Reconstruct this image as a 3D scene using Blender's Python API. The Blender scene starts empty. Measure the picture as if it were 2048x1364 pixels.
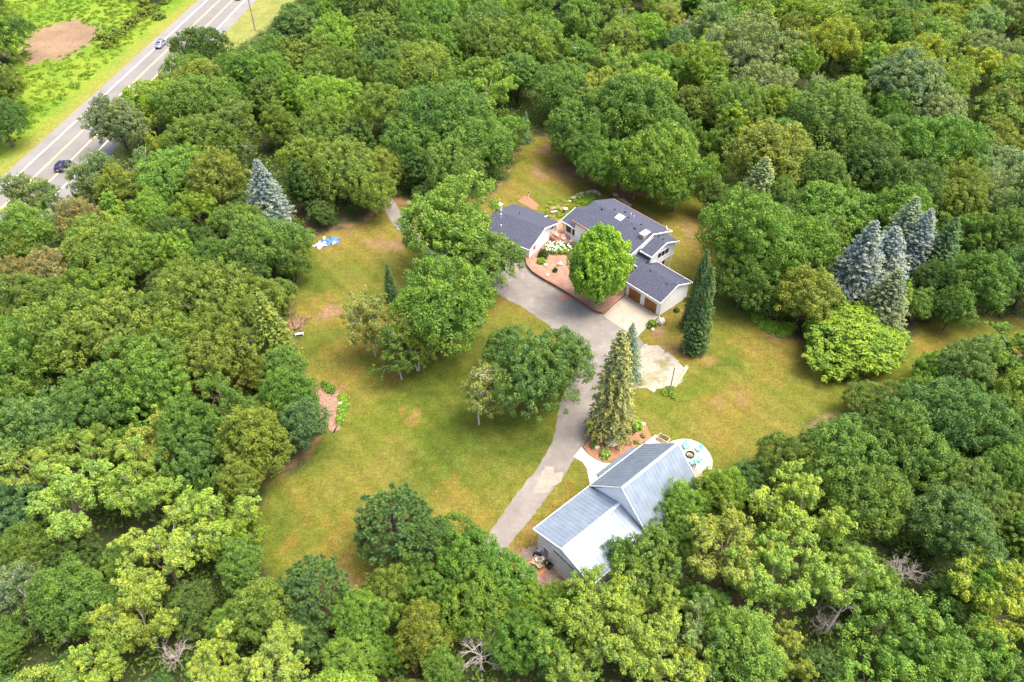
import bpy, bmesh, math, random
import numpy as np
from mathutils import Vector, Matrix
R_ = math.radians
scn = bpy.context.scene
C = scn.collection
# ---------------------------------------------------------------- camera, sky, sun, exposure
PITCH, FPX, CAMH = R_(42.6), 1490.0, 84.13
cam_d = bpy.data.cameras.new("camera"); cam = bpy.data.objects.new("camera", cam_d); C.objects.link(cam)
cam.location = (0, 0, CAMH); cam.rotation_euler = (math.pi/2-PITCH, 0, 0)
cam_d.sensor_width = 36; cam_d.lens = 36*FPX/2048; cam_d.clip_end = 6000; cam_d.clip_start = 1
scn.camera = cam
SUN_EL, SUN_AZ = R_(68), R_(95)     # azimuth measured from +Y (away from camera) towards +X
w = bpy.data.worlds.new("World"); scn.world = w; w.use_nodes = True
wn = w.node_tree.nodes; bg = wn['Background']; sky = wn.new('ShaderNodeTexSky')
sky.sky_type = 'NISHITA'; sky.sun_disc = False; sky.sun_elevation = SUN_EL; sky.sun_rotation = SUN_AZ
sky.dust_density = 6.0; sky.air_density = .75
w.node_tree.links.new(sky.outputs[0], bg.inputs[0]); bg.inputs[1].default_value = 0.15
sd = bpy.data.lights.new("sun", 'SUN'); sd.energy = 1.1; sd.angle = R_(36); sd.color = (1, .92, .78)
so = bpy.data.objects.new("sun", sd); C.objects.link(so); so.location = (0, 0, 200)
sv = Vector((math.sin(SUN_AZ)*math.cos(SUN_EL), math.cos(SUN_AZ)*math.cos(SUN_EL), math.sin(SUN_EL)))
so.rotation_euler = sv.to_track_quat('Z', 'Y').to_euler()
scn.view_settings.view_transform = 'Standard'; scn.view_settings.look = 'None'
scn.view_settings.exposure = 1.66; scn.view_settings.gamma = 1
scn.render.resolution_x, scn.render.resolution_y = 1024, 682
# ---------------------------------------------------------------- survey helpers: where a sight line meets the height z
cP, sP = math.cos(PITCH), math.sin(PITCH)
def G(u, v, z=0.0):
    a = (u-1024)/FPX; b = -(v-682)/FPX
    dx, dy, dz = a, cP+b*sP, -sP+b*cP
    t = (z-CAMH)/dz
    return (dx*t, dy*t)
def PJ(x, y, z=0.0):
    z = z-CAMH; d = y*cP-z*sP; return (1024+FPX*x/d, 682-FPX*(y*sP+z*cP)/d, d)
def GL(pts, z=0.0): return [G(u, v, z) for u, v in pts]
# ---------------------------------------------------------------- tags and mesh builder
def tag(o, label=None, cat=None, group=None, kind=None):
    if label: o['label'] = label
    if cat: o['category'] = cat
    if group: o['group'] = group
    if kind: o['kind'] = kind
    return o
def thing(name, loc=(0, 0, 0), rz=0, label=None, cat=None, group=None):
    o = bpy.data.objects.new(name, None); C.objects.link(o); o.location = loc; o.rotation_euler = (0, 0, rz)
    o.empty_display_size = .3
    return tag(o, label, cat, group)
class MB:
    def __init__(s): s.v = []; s.f = []
    def add(s, vs, fs):
        n = len(s.v); s.v += [tuple(p) for p in vs]; s.f += [tuple(i+n for i in f) for f in fs]; return s
    def box(s, x0, x1, y0, y1, z0, z1, rot=0, c=None):
        vs = [(x, y, z) for z in (z0, z1) for x, y in ((x0, y0), (x1, y0), (x1, y1), (x0, y1))]
        if rot:
            cx, cy = c if c else ((x0+x1)/2, (y0+y1)/2); a, b = math.cos(rot), math.sin(rot)
            vs = [(cx+(x-cx)*a-(y-cy)*b, cy+(x-cx)*b+(y-cy)*a, z) for x, y, z in vs]
        return s.add(vs, [(3, 2, 1, 0), (4, 5, 6, 7), (0, 1, 5, 4), (1, 2, 6, 5), (2, 3, 7, 6), (3, 0, 4, 7)])
    def slab(s, quad, t):      # thick plate below an ordered polygon of 3D points
        n = len(quad); lo = [(x, y, z-t) for x, y, z in quad]
        fs = [tuple(range(n)), tuple(range(2*n-1, n-1, -1))]+[(i, i+n, (i+1) % n+n, (i+1) % n) for i in range(n)]
        return s.add(list(quad)+lo, fs)
    def prism(s, poly, z0, z1):
        return s.slab([(x, y, z1) for x, y in poly], z1-z0)
    def tube(s, p0, p1, r0, r1=None, n=6, cap=True):
        r1 = r0 if r1 is None else r1; p0 = Vector(p0); p1 = Vector(p1); d = (p1-p0)
        if d.length < 1e-6: return s
        d.normalize(); a = d.orthogonal().normalized(); b = d.cross(a)
        vs = []
        for p, r in ((p0, r0), (p1, r1)):
            for k in range(n):
                t = 2*math.pi*k/n; vs.append(p+a*(r*math.cos(t))+b*(r*math.sin(t)))
        fs = [(k, (k+1) % n, (k+1) % n+n, k+n) for k in range(n)]
        if cap: fs += [tuple(range(n-1, -1, -1)), tuple(range(n, 2*n))]
        return s.add(vs, fs)
    def path(s, pts, r, n=6):
        for a, b in zip(pts[:-1], pts[1:]): s.tube(a, b, r, r, n)
        return s
    def blob(s, c, r, seed=0, rough=.2, sub=2, flat=1.0):
        bm = bmesh.new(); bmesh.ops.create_icosphere(bm, subdivisions=sub, radius=1)
        rg = random.Random(seed); ph = [rg.uniform(0, 6) for _ in range(6)]
        rx, ry, rz = r if isinstance(r, tuple) else (r, r, r*flat)
        vs = []
        for v in bm.verts:
            p = v.co; k = 1+rough*(math.sin(3*p.x+ph[0])*math.cos(2.5*p.y+ph[1])+.6*math.sin(5*p.z+ph[2]+3*p.y)+.4*math.sin(7*p.x+ph[3]+5*p.z))
            k += rough*.3*rg.uniform(-1, 1)
            vs.append((c[0]+p.x*rx*k, c[1]+p.y*ry*k, c[2]+p.z*rz*k))
        s.add(vs, [tuple(v.index for v in f.verts) for f in bm.faces]); bm.free(); return s
    def build(s, name, mat, parent=None, smooth=False, bevel=0):
        me = bpy.data.meshes.new(name); me.from_pydata(s.v, [], s.f); me.validate(); me.update()
        if smooth: me.polygons.foreach_set('use_smooth', [True]*len(me.polygons))
        me.materials.append(mat); o = bpy.data.objects.new(name, me); C.objects.link(o)
        if parent: o.parent = parent
        if bevel:
            m = o.modifiers.new('bevel', 'BEVEL'); m.width = bevel; m.segments = 2; m.limit_method = 'ANGLE'
        return o
# ---------------------------------------------------------------- materials
def mat(name, col, rough=.7, metal=0, spec=.3, var=.12, scale=2.0, bump=0, bscale=8, detail=6, alpha=None):
    m = bpy.data.materials.new(name); m.use_nodes = True; nt = m.node_tree; n = nt.nodes; L = nt.links
    b = n['Principled BSDF']; b.inputs['Roughness'].default_value = rough; b.inputs['Metallic'].default_value = metal
    b.inputs['Specular IOR Level'].default_value = spec
    tc = n.new('ShaderNodeTexCoord'); nz = n.new('ShaderNodeTexNoise'); nz.inputs['Scale'].default_value = scale; nz.inputs['Detail'].default_value = detail
    L.new(tc.outputs['Object'], nz.inputs['Vector'])
    mr = n.new('ShaderNodeMapRange'); mr.inputs[1].default_value = .3; mr.inputs[2].default_value = .7
    mr.inputs[3].default_value = 1-var; mr.inputs[4].default_value = 1+var; L.new(nz.outputs[0], mr.inputs[0])
    mx = n.new('ShaderNodeVectorMath'); mx.operation = 'SCALE'; mx.inputs[0].default_value = col[:3]; L.new(mr.outputs[0], mx.inputs['Scale'])
    L.new(mx.outputs[0], b.inputs['Base Color'])
    if bump:
        n2 = n.new('ShaderNodeTexNoise'); n2.inputs['Scale'].default_value = bscale; n2.inputs['Detail'].default_value = 4; L.new(tc.outputs['Object'], n2.inputs['Vector'])
        bp = n.new('ShaderNodeBump'); bp.inputs['Strength'].default_value = bump; bp.inputs['Distance'].default_value = .05
        L.new(n2.outputs[0], bp.inputs['Height']); L.new(bp.outputs[0], b.inputs['Normal'])
    return m
def blend_mat(name, c1, c2, scale=1.0, lo=.4, hi=.6, rough=.85, fine=.15, fscale=12, c3=None, s3=6, lo3=.6, hi3=.7, bump=.2):
    """two or three colours mixed by noise, with fine grain"""
    m = mat(name, c1, rough, var=0, scale=1); nt = m.node_tree; n = nt.nodes; L = nt.links; b = n['Principled BSDF']
    tc = n.new('ShaderNodeTexCoord')
    def noise(s, d=8):
        z = n.new('ShaderNodeTexNoise'); z.inputs['Scale'].default_value = s; z.inputs['Detail'].default_value = d; z.inputs['Roughness'].default_value = .6
        L.new(tc.outputs['Object'], z.inputs['Vector']); return z
    def ramp(src, a, bb, o0=0., o1=1.):
        r = n.new('ShaderNodeMapRange'); r.inputs[1].default_value = a; r.inputs[2].default_value = bb; r.inputs[3].default_value = o0; r.inputs[4].default_value = o1
        L.new(src, r.inputs[0]); return r.outputs[0]
    mx = n.new('ShaderNodeMixRGB'); mx.inputs[1].default_value = (*c1, 1); mx.inputs[2].default_value = (*c2, 1)
    L.new(ramp(noise(scale).outputs[0], lo, hi), mx.inputs[0]); out = mx.outputs[0]
    if c3:
        m3 = n.new('ShaderNodeMixRGB'); m3.inputs[2].default_value = (*c3, 1); L.new(out, m3.inputs[1]); L.new(ramp(noise(s3).outputs[0], lo3, hi3), m3.inputs[0]); out = m3.outputs[0]
    fz = noise(fscale, 3); sc = n.new('ShaderNodeVectorMath'); sc.operation = 'SCALE'; L.new(out, sc.inputs[0]); L.new(ramp(fz.outputs[0], .3, .7, 1-fine, 1+fine), sc.inputs['Scale'])
    L.new(sc.outputs[0], b.inputs['Base Color'])
    if bump:
        bp = n.new('ShaderNodeBump'); bp.inputs['Strength'].default_value = bump; bp.inputs['Distance'].default_value = .05
        L.new(fz.outputs[0], bp.inputs['Height']); L.new(bp.outputs[0], b.inputs['Normal'])
    return m
def ground_mat(name, attr='tint'):
    m = mat(name, (1, 1, 1), .95, spec=.1, var=0); nt = m.node_tree; n = nt.nodes; L = nt.links; b = n['Principled BSDF']
    at = n.new('ShaderNodeAttribute'); at.attribute_name = attr; tc = n.new('ShaderNodeTexCoord')
    src = at.outputs['Color']
    for s, a, asp in ((.35, .10, 1), (1.1, .22, 1), (3.2, .34, 1)):
        z = n.new('ShaderNodeTexNoise'); z.inputs['Scale'].default_value = s; z.inputs['Detail'].default_value = 5; z.inputs['Roughness'].default_value = .65
        L.new(tc.outputs['Object'], z.inputs['Vector'])
        r = n.new('ShaderNodeMapRange'); r.inputs[1].default_value = .3; r.inputs[2].default_value = .7; r.inputs[3].default_value = 1-a; r.inputs[4].default_value = 1+a
        L.new(z.outputs[0], r.inputs[0])
        v = n.new('ShaderNodeVectorMath'); v.operation = 'SCALE'; L.new(src, v.inputs[0]); L.new(r.outputs[0], v.inputs['Scale']); src = v.outputs[0]
    # mottling towards straw
    z = n.new('ShaderNodeTexNoise'); z.inputs['Scale'].default_value = 2.6; z.inputs['Detail'].default_value = 8; z.inputs['Roughness'].default_value = .75; L.new(tc.outputs['Object'], z.inputs['Vector'])
    r = n.new('ShaderNodeMapRange'); r.inputs[1].default_value = .52; r.inputs[2].default_value = .72; r.inputs[3].default_value = 0; r.inputs[4].default_value = .75; L.new(z.outputs[0], r.inputs[0])
    mx = n.new('ShaderNodeVectorMath'); mx.operation = 'MULTIPLY'; mx.inputs[1].default_value = (1.5, 1.12, .95); L.new(src, mx.inputs[0])
    mm = n.new('ShaderNodeMixRGB'); L.new(r.outputs[0], mm.inputs[0]); L.new(src, mm.inputs[1]); L.new(mx.outputs[0], mm.inputs[2])
    zs = n.new('ShaderNodeTexNoise'); zs.inputs['Scale'].default_value = 4.5; zs.inputs['Detail'].default_value = 2; L.new(tc.outputs['Object'], zs.inputs['Vector'])
    rs_ = n.new('ShaderNodeMapRange'); rs_.inputs[1].default_value = .66; rs_.inputs[2].default_value = .72; rs_.inputs[3].default_value = 0; rs_.inputs[4].default_value = .55; L.new(zs.outputs[0], rs_.inputs[0])
    m2 = n.new('ShaderNodeMixRGB'); m2.inputs[2].default_value = (.36, .30, .15, 1); L.new(rs_.outputs[0], m2.inputs[0]); L.new(mm.outputs[0], m2.inputs[1]); mm = m2
    L.new(mm.outputs[0], b.inputs['Base Color'])
    bp = n.new('ShaderNodeBump'); bp.inputs['Strength'].default_value = .35; bp.inputs['Distance'].default_value = .08; L.new(z.outputs[0], bp.inputs['Height']); L.new(bp.outputs[0], b.inputs['Normal'])
    return m
def leaf_mat(name, trans=.3, rough=.55):
    """foliage: the colour is the object's own colour, varied leaf by leaf, with top light and inner shade put into the tone"""
    m = bpy.data.materials.new(name); m.use_nodes = True; nt = m.node_tree; n = nt.nodes; L = nt.links; b = n['Principled BSDF']; out = n['Material Output']
    b.inputs['Roughness'].default_value = rough; b.inputs['Specular IOR Level'].default_value = .25
    oi = n.new('ShaderNodeObjectInfo'); at = n.new('ShaderNodeAttribute'); at.attribute_name = 'var'
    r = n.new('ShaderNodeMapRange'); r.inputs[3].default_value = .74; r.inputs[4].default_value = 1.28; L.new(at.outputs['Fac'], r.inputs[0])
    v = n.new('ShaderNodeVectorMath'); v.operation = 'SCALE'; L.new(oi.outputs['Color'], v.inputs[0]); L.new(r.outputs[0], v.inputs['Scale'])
    # young leaves and the lightened puff tops are yellower
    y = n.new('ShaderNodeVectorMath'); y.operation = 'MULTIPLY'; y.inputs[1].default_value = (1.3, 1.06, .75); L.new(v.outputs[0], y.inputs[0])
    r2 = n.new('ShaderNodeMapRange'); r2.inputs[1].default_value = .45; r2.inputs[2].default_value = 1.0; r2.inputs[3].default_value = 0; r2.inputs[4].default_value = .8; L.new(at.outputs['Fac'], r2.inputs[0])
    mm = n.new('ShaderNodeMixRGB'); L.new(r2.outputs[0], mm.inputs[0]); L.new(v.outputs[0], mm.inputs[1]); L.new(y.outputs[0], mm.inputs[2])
    L.new(mm.outputs[0], b.inputs['Base Color'])
    tcl = n.new('ShaderNodeTexCoord'); nl_ = n.new('ShaderNodeTexNoise'); nl_.inputs['Scale'].default_value = .38; nl_.inputs['Detail'].default_value = 3; L.new(tcl.outputs['Object'], nl_.inputs['Vector'])
    rl_ = n.new('ShaderNodeMapRange'); rl_.inputs[1].default_value = .38; rl_.inputs[2].default_value = .64; L.new(nl_.outputs[0], rl_.inputs[0])
    hue = n.new('ShaderNodeMixRGB'); hue.inputs[1].default_value = (.80, .88, .95, 1); hue.inputs[2].default_value = (1.22, 1.12, .88, 1); L.new(rl_.outputs[0], hue.inputs[0])   # branch-to-branch variation in leaf colour
    hm = n.new('ShaderNodeVectorMath'); hm.operation = 'MULTIPLY'; L.new(mm.outputs[0], hm.inputs[0]); L.new(hue.outputs[0], hm.inputs[1]); mm = hm; L.new(mm.outputs[0], b.inputs['Base Color'])
    tr = n.new('ShaderNodeBsdfTranslucent'); yt = n.new('ShaderNodeVectorMath'); yt.operation = 'MULTIPLY'; yt.inputs[1].default_value = (1.25, 1.3, .6)
    L.new(mm.outputs[0], yt.inputs[0]); L.new(yt.outputs[0], tr.inputs[0])
    ms = n.new('ShaderNodeMixShader'); ms.inputs[0].default_value = trans; L.new(b.outputs[0], ms.inputs[1]); L.new(tr.outputs[0], ms.inputs[2]); L.new(ms.outputs[0], out.inputs[0])
    return m
def stripe_mat(name, col, axis, period, depth=.02, dark=.85, rough=.5, metal=0, width=.12, spec=.4, var=.06):
    """siding, decking or ribbed sheet: narrow darker grooves at a real spacing"""
    m = mat(name, col, rough, metal, spec, var=var, scale=.8); nt = m.node_tree; n = nt.nodes; L = nt.links; b = n['Principled BSDF']
    src = b.inputs['Base Color'].links[0].from_socket
    tc = n.new('ShaderNodeTexCoord'); sx = n.new('ShaderNodeSeparateXYZ'); L.new(tc.outputs['Object'], sx.inputs[0])
    d = n.new('ShaderNodeMath'); d.operation = 'DIVIDE'; d.inputs[1].default_value = period; L.new(sx.outputs[axis], d.inputs[0])
    f = n.new('ShaderNodeMath'); f.operation = 'FRACT'; L.new(d.outputs[0], f.inputs[0])
    g = n.new('ShaderNodeMath'); g.operation = 'LESS_THAN'; g.inputs[1].default_value = width; L.new(f.outputs[0], g.inputs[0])
    r = n.new('ShaderNodeMapRange'); r.inputs[3].default_value = 1; r.inputs[4].default_value = dark; L.new(g.outputs[0], r.inputs[0])
    v = n.new('ShaderNodeVectorMath'); v.operation = 'SCALE'; L.new(src, v.inputs[0]); L.new(r.outputs[0], v.inputs['Scale']); L.new(v.outputs[0], b.inputs['Base Color'])
    bp = n.new('ShaderNodeBump'); bp.inputs['Distance'].default_value = depth; bp.inputs['Strength'].default_value = .6; bp.invert = True
    L.new(g.outputs[0], bp.inputs['Height']); L.new(bp.outputs[0], b.inputs['Normal'])
    return m
M = {}
M['leaf'] = leaf_mat('foliage'); M['needle'] = leaf_mat('needles', .12, .7)
M['bark'] = mat('bark', (.13, .10, .075), .9, var=.3, scale=3, bump=.5)
M['bark_tan'] = mat('tan_bark', (.30, .25, .19), .9, var=.25, scale=3, bump=.4)
M['bark_pale'] = mat('pale_bark', (.50, .47, .41), .8, var=.2, scale=3, bump=.3)
M['bark_dead'] = mat('dead_wood', (.42, .37, .33), .9, var=.2, scale=3)
M['asphalt'] = blend_mat('worn_driveway_asphalt', (.165, .150, .136), (.235, .212, .190), .25, .35, .65, fine=.10, fscale=9, c3=(.29, .255, .22), s3=.7, lo3=.55, hi3=.75)
M['highway'] = blend_mat('highway_asphalt', (.165, .157, .147), (.205, .195, .182), .12, .35, .65, fine=.06, fscale=5)
M['shoulder'] = blend_mat('shoulder_asphalt', (.19, .182, .17), (.23, .22, .207), .2, .35, .65, fine=.07, fscale=5)
M['concrete'] = blend_mat('concrete_apron', (.31, .275, .22), (.36, .32, .26), .6, .35, .65, fine=.06, fscale=9)
M['white_concrete'] = blend_mat('pale_concrete', (.46, .42, .355), (.52, .475, .41), .6, .35, .65, fine=.05, fscale=9)
M['sandy'] = blend_mat('sandy_patch', (.235, .21, .17), (.30, .268, .215), .9, .35, .65, fine=.1, fscale=9)
M['gravel'] = blend_mat('white_gravel', (.32, .285, .23), (.19, .175, .075), .32, .50, .64, fine=.30, fscale=5, c3=(.17, .165, .08), s3=1.8, lo3=.56, hi3=.68)
M['mulch'] = blend_mat('wood_chip_mulch', (.31, .125, .07), (.26, .14, .085), 1.2, .4, .6, fine=.35, fscale=9, c3=(.42, .26, .17), s3=6, lo3=.56, hi3=.66)
M['bed'] = blend_mat('gravel_mulch_bed', (.25, .13, .085), (.30, .185, .13), 1.0, .4, .6, fine=.28, fscale=10, c3=(.40, .29, .22), s3=5, lo3=.56, hi3=.66)
M['wall_stone'] = blend_mat('retaining_block', (.24, .125, .085), (.32, .18, .13), 3, .4, .6, fine=.2, fscale=8)
M['shingle'] = blend_mat('asphalt_shingles', (.046, .051, .080), (.078, .084, .118), 3.5, .35, .65, rough=.9, fine=.22, fscale=6, c3=(.125, .13, .16), s3=5, lo3=.58, hi3=.70, bump=.3)
M['white'] = stripe_mat('white_siding', (.88, .88, .89), 2, .2, .015, .94, .55, width=.1, spec=.3, var=.02)
M['trim'] = mat('white_trim', (.87, .86, .84), .5, var=.03)
M['fascia_brown'] = mat('cedar_fascia', (.46, .23, .14), .7, var=.1)
M['tin'] = stripe_mat('ribbed_steel_roof', (.185, .228, .278), 1, .60, .03, .92, .5, .15, .10, .4, .13)  # colour variation stands in for uneven sheen across the panels
M['tin_cap'] = mat('roof_ridge_cap', (.45, .50, .55), .35, .3, .5, .03)
M['steel_wall'] = stripe_mat('ribbed_steel_wall', (.85, .85, .85), 0, .30, .03, .86, .45, .1, .14, .4, .03)
M['door_white'] = stripe_mat('sectional_door', (.82, .84, .83), 2, .62, .015, .92, .4, width=.05)
M['door_wood'] = stripe_mat('wooden_garage_door', (.30, .115, .035), 2, .54, .02, .7, .5, width=.08, var=.3)
M['glass'] = mat('dark_window_glass', (.03, .035, .04), .08, spec=.6, var=.1)
M['glass_light'] = mat('pale_glass', (.30, .33, .42), .15, spec=.6, var=.1)
M['dark'] = mat('dark_opening', (.035, .03, .028), .8)
M['black'] = mat('black_metal', (.03, .035, .035), .45, .3, .5)
M['deck'] = stripe_mat('deck_boards', (.46, .245, .165), 1, .15, .01, .75, .75, width=.12, var=.12)
M['rail_wood'] = mat('weathered_railing_wood', (.38, .23, .16), .8, var=.15)
M['paver'] = blend_mat('brick_pavers', (.40, .22, .18), (.47, .29, .24), 2, .4, .6, fine=.2, fscale=10)
M['yard'] = blend_mat('trodden_yard', (.22, .135, .10), (.30, .21, .16), .9, .4, .6, fine=.22, fscale=7)
M['brick'] = blend_mat('chimney_brick', (.50, .34, .27), (.62, .48, .40), 4, .4, .6, fine=.2, fscale=12)
M['rock'] = blend_mat('boulder', (.50, .45, .38), (.62, .57, .48), 2, .4, .6, fine=.2, fscale=6, c3=(.30, .29, .27), s3=3, lo3=.6, hi3=.7, bump=.5)
M['rock_dark'] = blend_mat('weathered_stone', (.30, .26, .21), (.40, .35, .28), 2, .4, .6, fine=.25, fscale=6, c3=(.16, .15, .12), s3=3, lo3=.55, hi3=.68, bump=.5)
M['turq'] = mat('turquoise_paint', (.22, .66, .64), .5, var=.05)
M['blue'] = mat('blue_tarp', (.07, .20, .62), .4, var=.25, scale=2, bump=.6, bscale=3)
M['white_tarp'] = mat('white_tarp', (.78, .79, .82), .45, var=.08, scale=2, bump=.6, bscale=3)
M['wood'] = mat('raw_timber', (.52, .38, .23), .8, var=.2)
M['plank_orange'] = mat('orange_plank', (.62, .22, .06), .7, var=.15)
M['card'] = mat('cardboard', (.60, .42, .27), .8, var=.12)
M['rust'] = blend_mat('rusty_brush', (.20, .115, .08), (.31, .20, .15), 3, .4, .6, fine=.3, fscale=8)
M['red'] = mat('red_paint', (.55, .03, .05), .5)
M['white_paint_line'] = mat('white_road_paint', (.80, .79, .75), .7, var=.06, scale=3)
M['yellow_line'] = mat('yellow_road_paint', (.76, .52, .22), .7, var=.1, scale=3)
M['tar'] = mat('tar_sealed_crack', (.20, .18, .17), .6)
M['car_silver'] = mat('silver_car_paint', (.42, .42, .50), .22, .7, .5, .02)
M['car_dark'] = mat('dark_blue_car_paint', (.045, .035, .11), .2, .5, .5, .02)
M['car_red'] = mat('dark_red_car_paint', (.16, .03, .04), .22, .5, .5, .02)
M['tyre'] = mat('rubber', (.02, .02, .02), .8)
M['rim'] = mat('alloy_rim', (.72, .72, .74), .3, .7)
M['plate'] = mat('white_plastic', (.8, .8, .8), .4)
M['pole'] = mat('grey_weathered_pole', (.30, .25, .21), .85, var=.15)
M['flower'] = mat('white_blossom', (.82, .84, .70), .7, var=.05)
M['teal'] = mat('teal_plastic', (.03, .30, .36), .4, var=.1)
# ---------------------------------------------------------------- the ground
rng = np.random.default_rng(7)
def vnoise(x, y, cell, seed):
    g = np.random.default_rng(seed).random((256, 256)); fx, fy = x/cell+1000, y/cell+1000
    ix, iy = np.floor(fx).astype(int), np.floor(fy).astype(int); tx, ty = fx-ix, fy-iy
    tx, ty = tx*tx*(3-2*tx), ty*ty*(3-2*ty); a = lambda i, j: g[(ix+i) % 256, (iy+j) % 256]
    return (a(0, 0)*(1-tx)+a(1, 0)*tx)*(1-ty)+(a(0, 1)*(1-tx)+a(1, 1)*tx)*ty
def sdist(x, y, poly):
    """signed distance to a polygon, positive inside"""
    P = np.array(poly); best = np.full(x.shape, 1e9); ins = np.zeros(x.shape, bool)
    for (ax, ay), (bx, by) in zip(P, np.roll(P, -1, 0)):
        ex, ey = bx-ax, by-ay; t = np.clip(((x-ax)*ex+(y-ay)*ey)/(ex*ex+ey*ey+1e-9), 0, 1)
        best = np.minimum(best, np.hypot(x-ax-t*ex, y-ay-t*ey))
        if ay != by:
            c = ((ay > y) != (by > y)) & (x < (bx-ax)*(y-ay)/(by-ay)+ax); ins ^= c
    return np.where(ins, best, -best)
LAWN = GL([(612, 500), (640, 468), (700, 455), (745, 440), (780, 400), (860, 430), (940, 405), (1000, 380), (1050, 290), (1075, 268), (1110, 278), (1150, 320), (1200, 362), (1290, 385),
           (1400, 372), (1452, 400), (1440, 480), (1462, 560), (1500, 622), (1570, 668), (1610, 690), (1680, 720), (1780, 700), (1830, 660), (1870, 628), (2060, 640), (2060, 700), (1900, 735), (1800, 775),
           (1640, 835), (1560, 900), (1480, 960), (1430, 1010), (1330, 1100), (1200, 1215), (1060, 1150), (960, 1110), (860, 1150), (740, 1190), (650, 1215), (560, 1170), (508, 1120), (505, 1050),
           (530, 975), (600, 935), (645, 875), (610, 760), (592, 690), (582, 600)])
rd = R_(86.14); rdir = np.array([math.cos(rd), math.sin(rd)]); rnor = np.array([-rdir[1], rdir[0]])
def RP(off, along): p = rnor*off+rdir*along; return (float(p[0]), float(p[1]))
PAST = [RP(119.5, 60), RP(119.5, 420)]+GL([(330, -120), (420, -30), (300, 20), (230, -20)])+GL([(150, -60), (-60, -60), (20, 60), (30, 130), (40, 180), (25, 250), (10, 290), (-80, 400)])
VERGE = [RP(104, 60), RP(104, 480), RP(88, 480), RP(88.5, 330), RP(89, 252), RP(92, 225), RP(97, 205), RP(99, 170), RP(99, 60)]
DIRT = GL([(55, 70), (100, 48), (150, 38), (200, 52), (196, 78), (165, 98), (120, 118), (60, 128), (46, 110)])
# grid over everything in view, with its own colours (grass, straw, bare soil, leaf litter) and painted tree shade
gx = np.arange(-200, 200.1, .6); gy = np.arange(18, 330.1, .6); X, Y = np.meshgrid(gx, gy); x, y = X.ravel(), Y.ravel()
n1, n2, n3, n4 = vnoise(x, y, 9, 1)*.6+vnoise(x+3, y, 4.5, 11)*.4, vnoise(x, y, 3.2, 2)*.6+vnoise(x, y, 1.5, 12)*.4, vnoise(x, y, 1.3, 3), vnoise(x, y, 24, 4)
def sm(a, lo, hi): t = np.clip((a-lo)/(hi-lo), 0, 1); return t*t*(3-2*t)
fl = np.array((.045, .058, .022))[None]*np.ones((len(x), 1))*(.7+.6*n2)[:, None]
litter = np.array((.085, .062, .038)); fl = fl*(1-sm(n1+.3*n3, .7, 1.)[:, None])+litter*sm(n1+.3*n3, .7, 1.)[:, None]
green, dgreen, straw, soil = map(np.array, ((.096, .122, .014), (.058, .088, .011), (.148, .136, .027), (.205, .135, .072)))
t = sm(.55*n1+.3*n2+.25*n3, .30, .78)[:, None]; lawn = green*(1-t)+straw*t
PATCH = [(1125, 335, 60, 1.15), (1160, 350, 35, 1.), (1085, 300, 30, 1.), (745, 480, 60, .85), (700, 468, 45, .8), (790, 485, 45, .9), (655, 628, 36, 1.), (690, 640, 22, .8), (780, 752, 40, .85), (760, 640, 25, .5), (797, 850, 24, .75),
         (655, 800, 40, 1.1), (665, 850, 28, 1.), (600, 930, 25, .8), (560, 945, 25, .8), (900, 960, 60, .45), (930, 1010, 60, .55), (700, 700, 60, .55), (690, 760, 50, .6), (1480, 800, 60, .75), (1500, 690, 60, .6), (1440, 830, 50, .7), (1520, 740, 50, .5), (1560, 700, 40, .5),
         (690, 1165, 50, 1.), (650, 1100, 60, .65), (600, 1060, 50, .4), (740, 1090, 60, .6), (1310, 655, 40, .9), (1340, 600, 40, .9), (1390, 695, 42, 1.), (1345, 690, 40, .8), (1130, 985, 30, .6), (1090, 1030, 35, .8), (1050, 1080, 30, .9), (1400, 460, 60, .75), (1430, 520, 50, .6),
         (1290, 720, 40, .7), (1010, 620, 35, .7), (1060, 640, 30, .7), (1560, 660, 30, .9), (1630, 700, 30, .8), (1250, 385, 60, .9), (1410, 500, 40, .9), (1180, 372, 40, .8), (1020, 385, 40, .7), (1080, 350, 40, 1.), (930, 560, 40, .5), (870, 420, 40, .8), (820, 400, 30, 1.), (990, 400, 40, .7), (1450, 900, 50, .6), (1700, 735, 40, .6), (1860, 690, 50, .5), (540, 1110, 20, .5), (975, 850, 30, .3)]
dry = np.zeros(len(x))
for u, v, r, s in PATCH:
    cx, cy = G(u, v); d = PJ(cx, cy)[2]; rr = r*d/FPX*1.2; s = s*.86
    dry = np.maximum(dry, s*np.clip(1.05-(np.hypot(x-cx+6*(n1-.5)+3*(n2-.5), (y-cy)*.8+6*(n4-.5)+3*(n3-.5))/rr)-(n2-.5)*1.0-(n3-.5)*.9, 0, 1))
t = sm(dry, .05, .40)[:, None]; lawn = lawn*(1-t*.8)+straw*np.array((1.15, .96, .95))*t*.8
t = sm(dry+.25*(n3-.5), .38, .85)[:, None]; lawn = lawn*(1-t)+soil*t
for u, v, r in ((1010, 690, 70), (960, 860, 110), (1060, 890, 60), (880, 930, 80), (620, 560, 60), (650, 690, 50), (560, 1040, 50), (1470, 610, 60), (1440, 720, 40), (860, 740, 90), (640, 900, 50)):   # lusher turf, and tree shade painted into the lawn colour
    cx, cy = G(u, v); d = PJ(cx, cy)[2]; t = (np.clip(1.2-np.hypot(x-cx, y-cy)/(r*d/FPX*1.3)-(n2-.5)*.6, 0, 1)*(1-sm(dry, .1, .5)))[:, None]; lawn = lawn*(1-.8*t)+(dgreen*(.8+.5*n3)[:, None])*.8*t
mow = .5+.5*np.sin((x*.75+y*.66)*1.9+2.5*n1); lawn = lawn*(1-.13*mow)[:, None]
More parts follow.
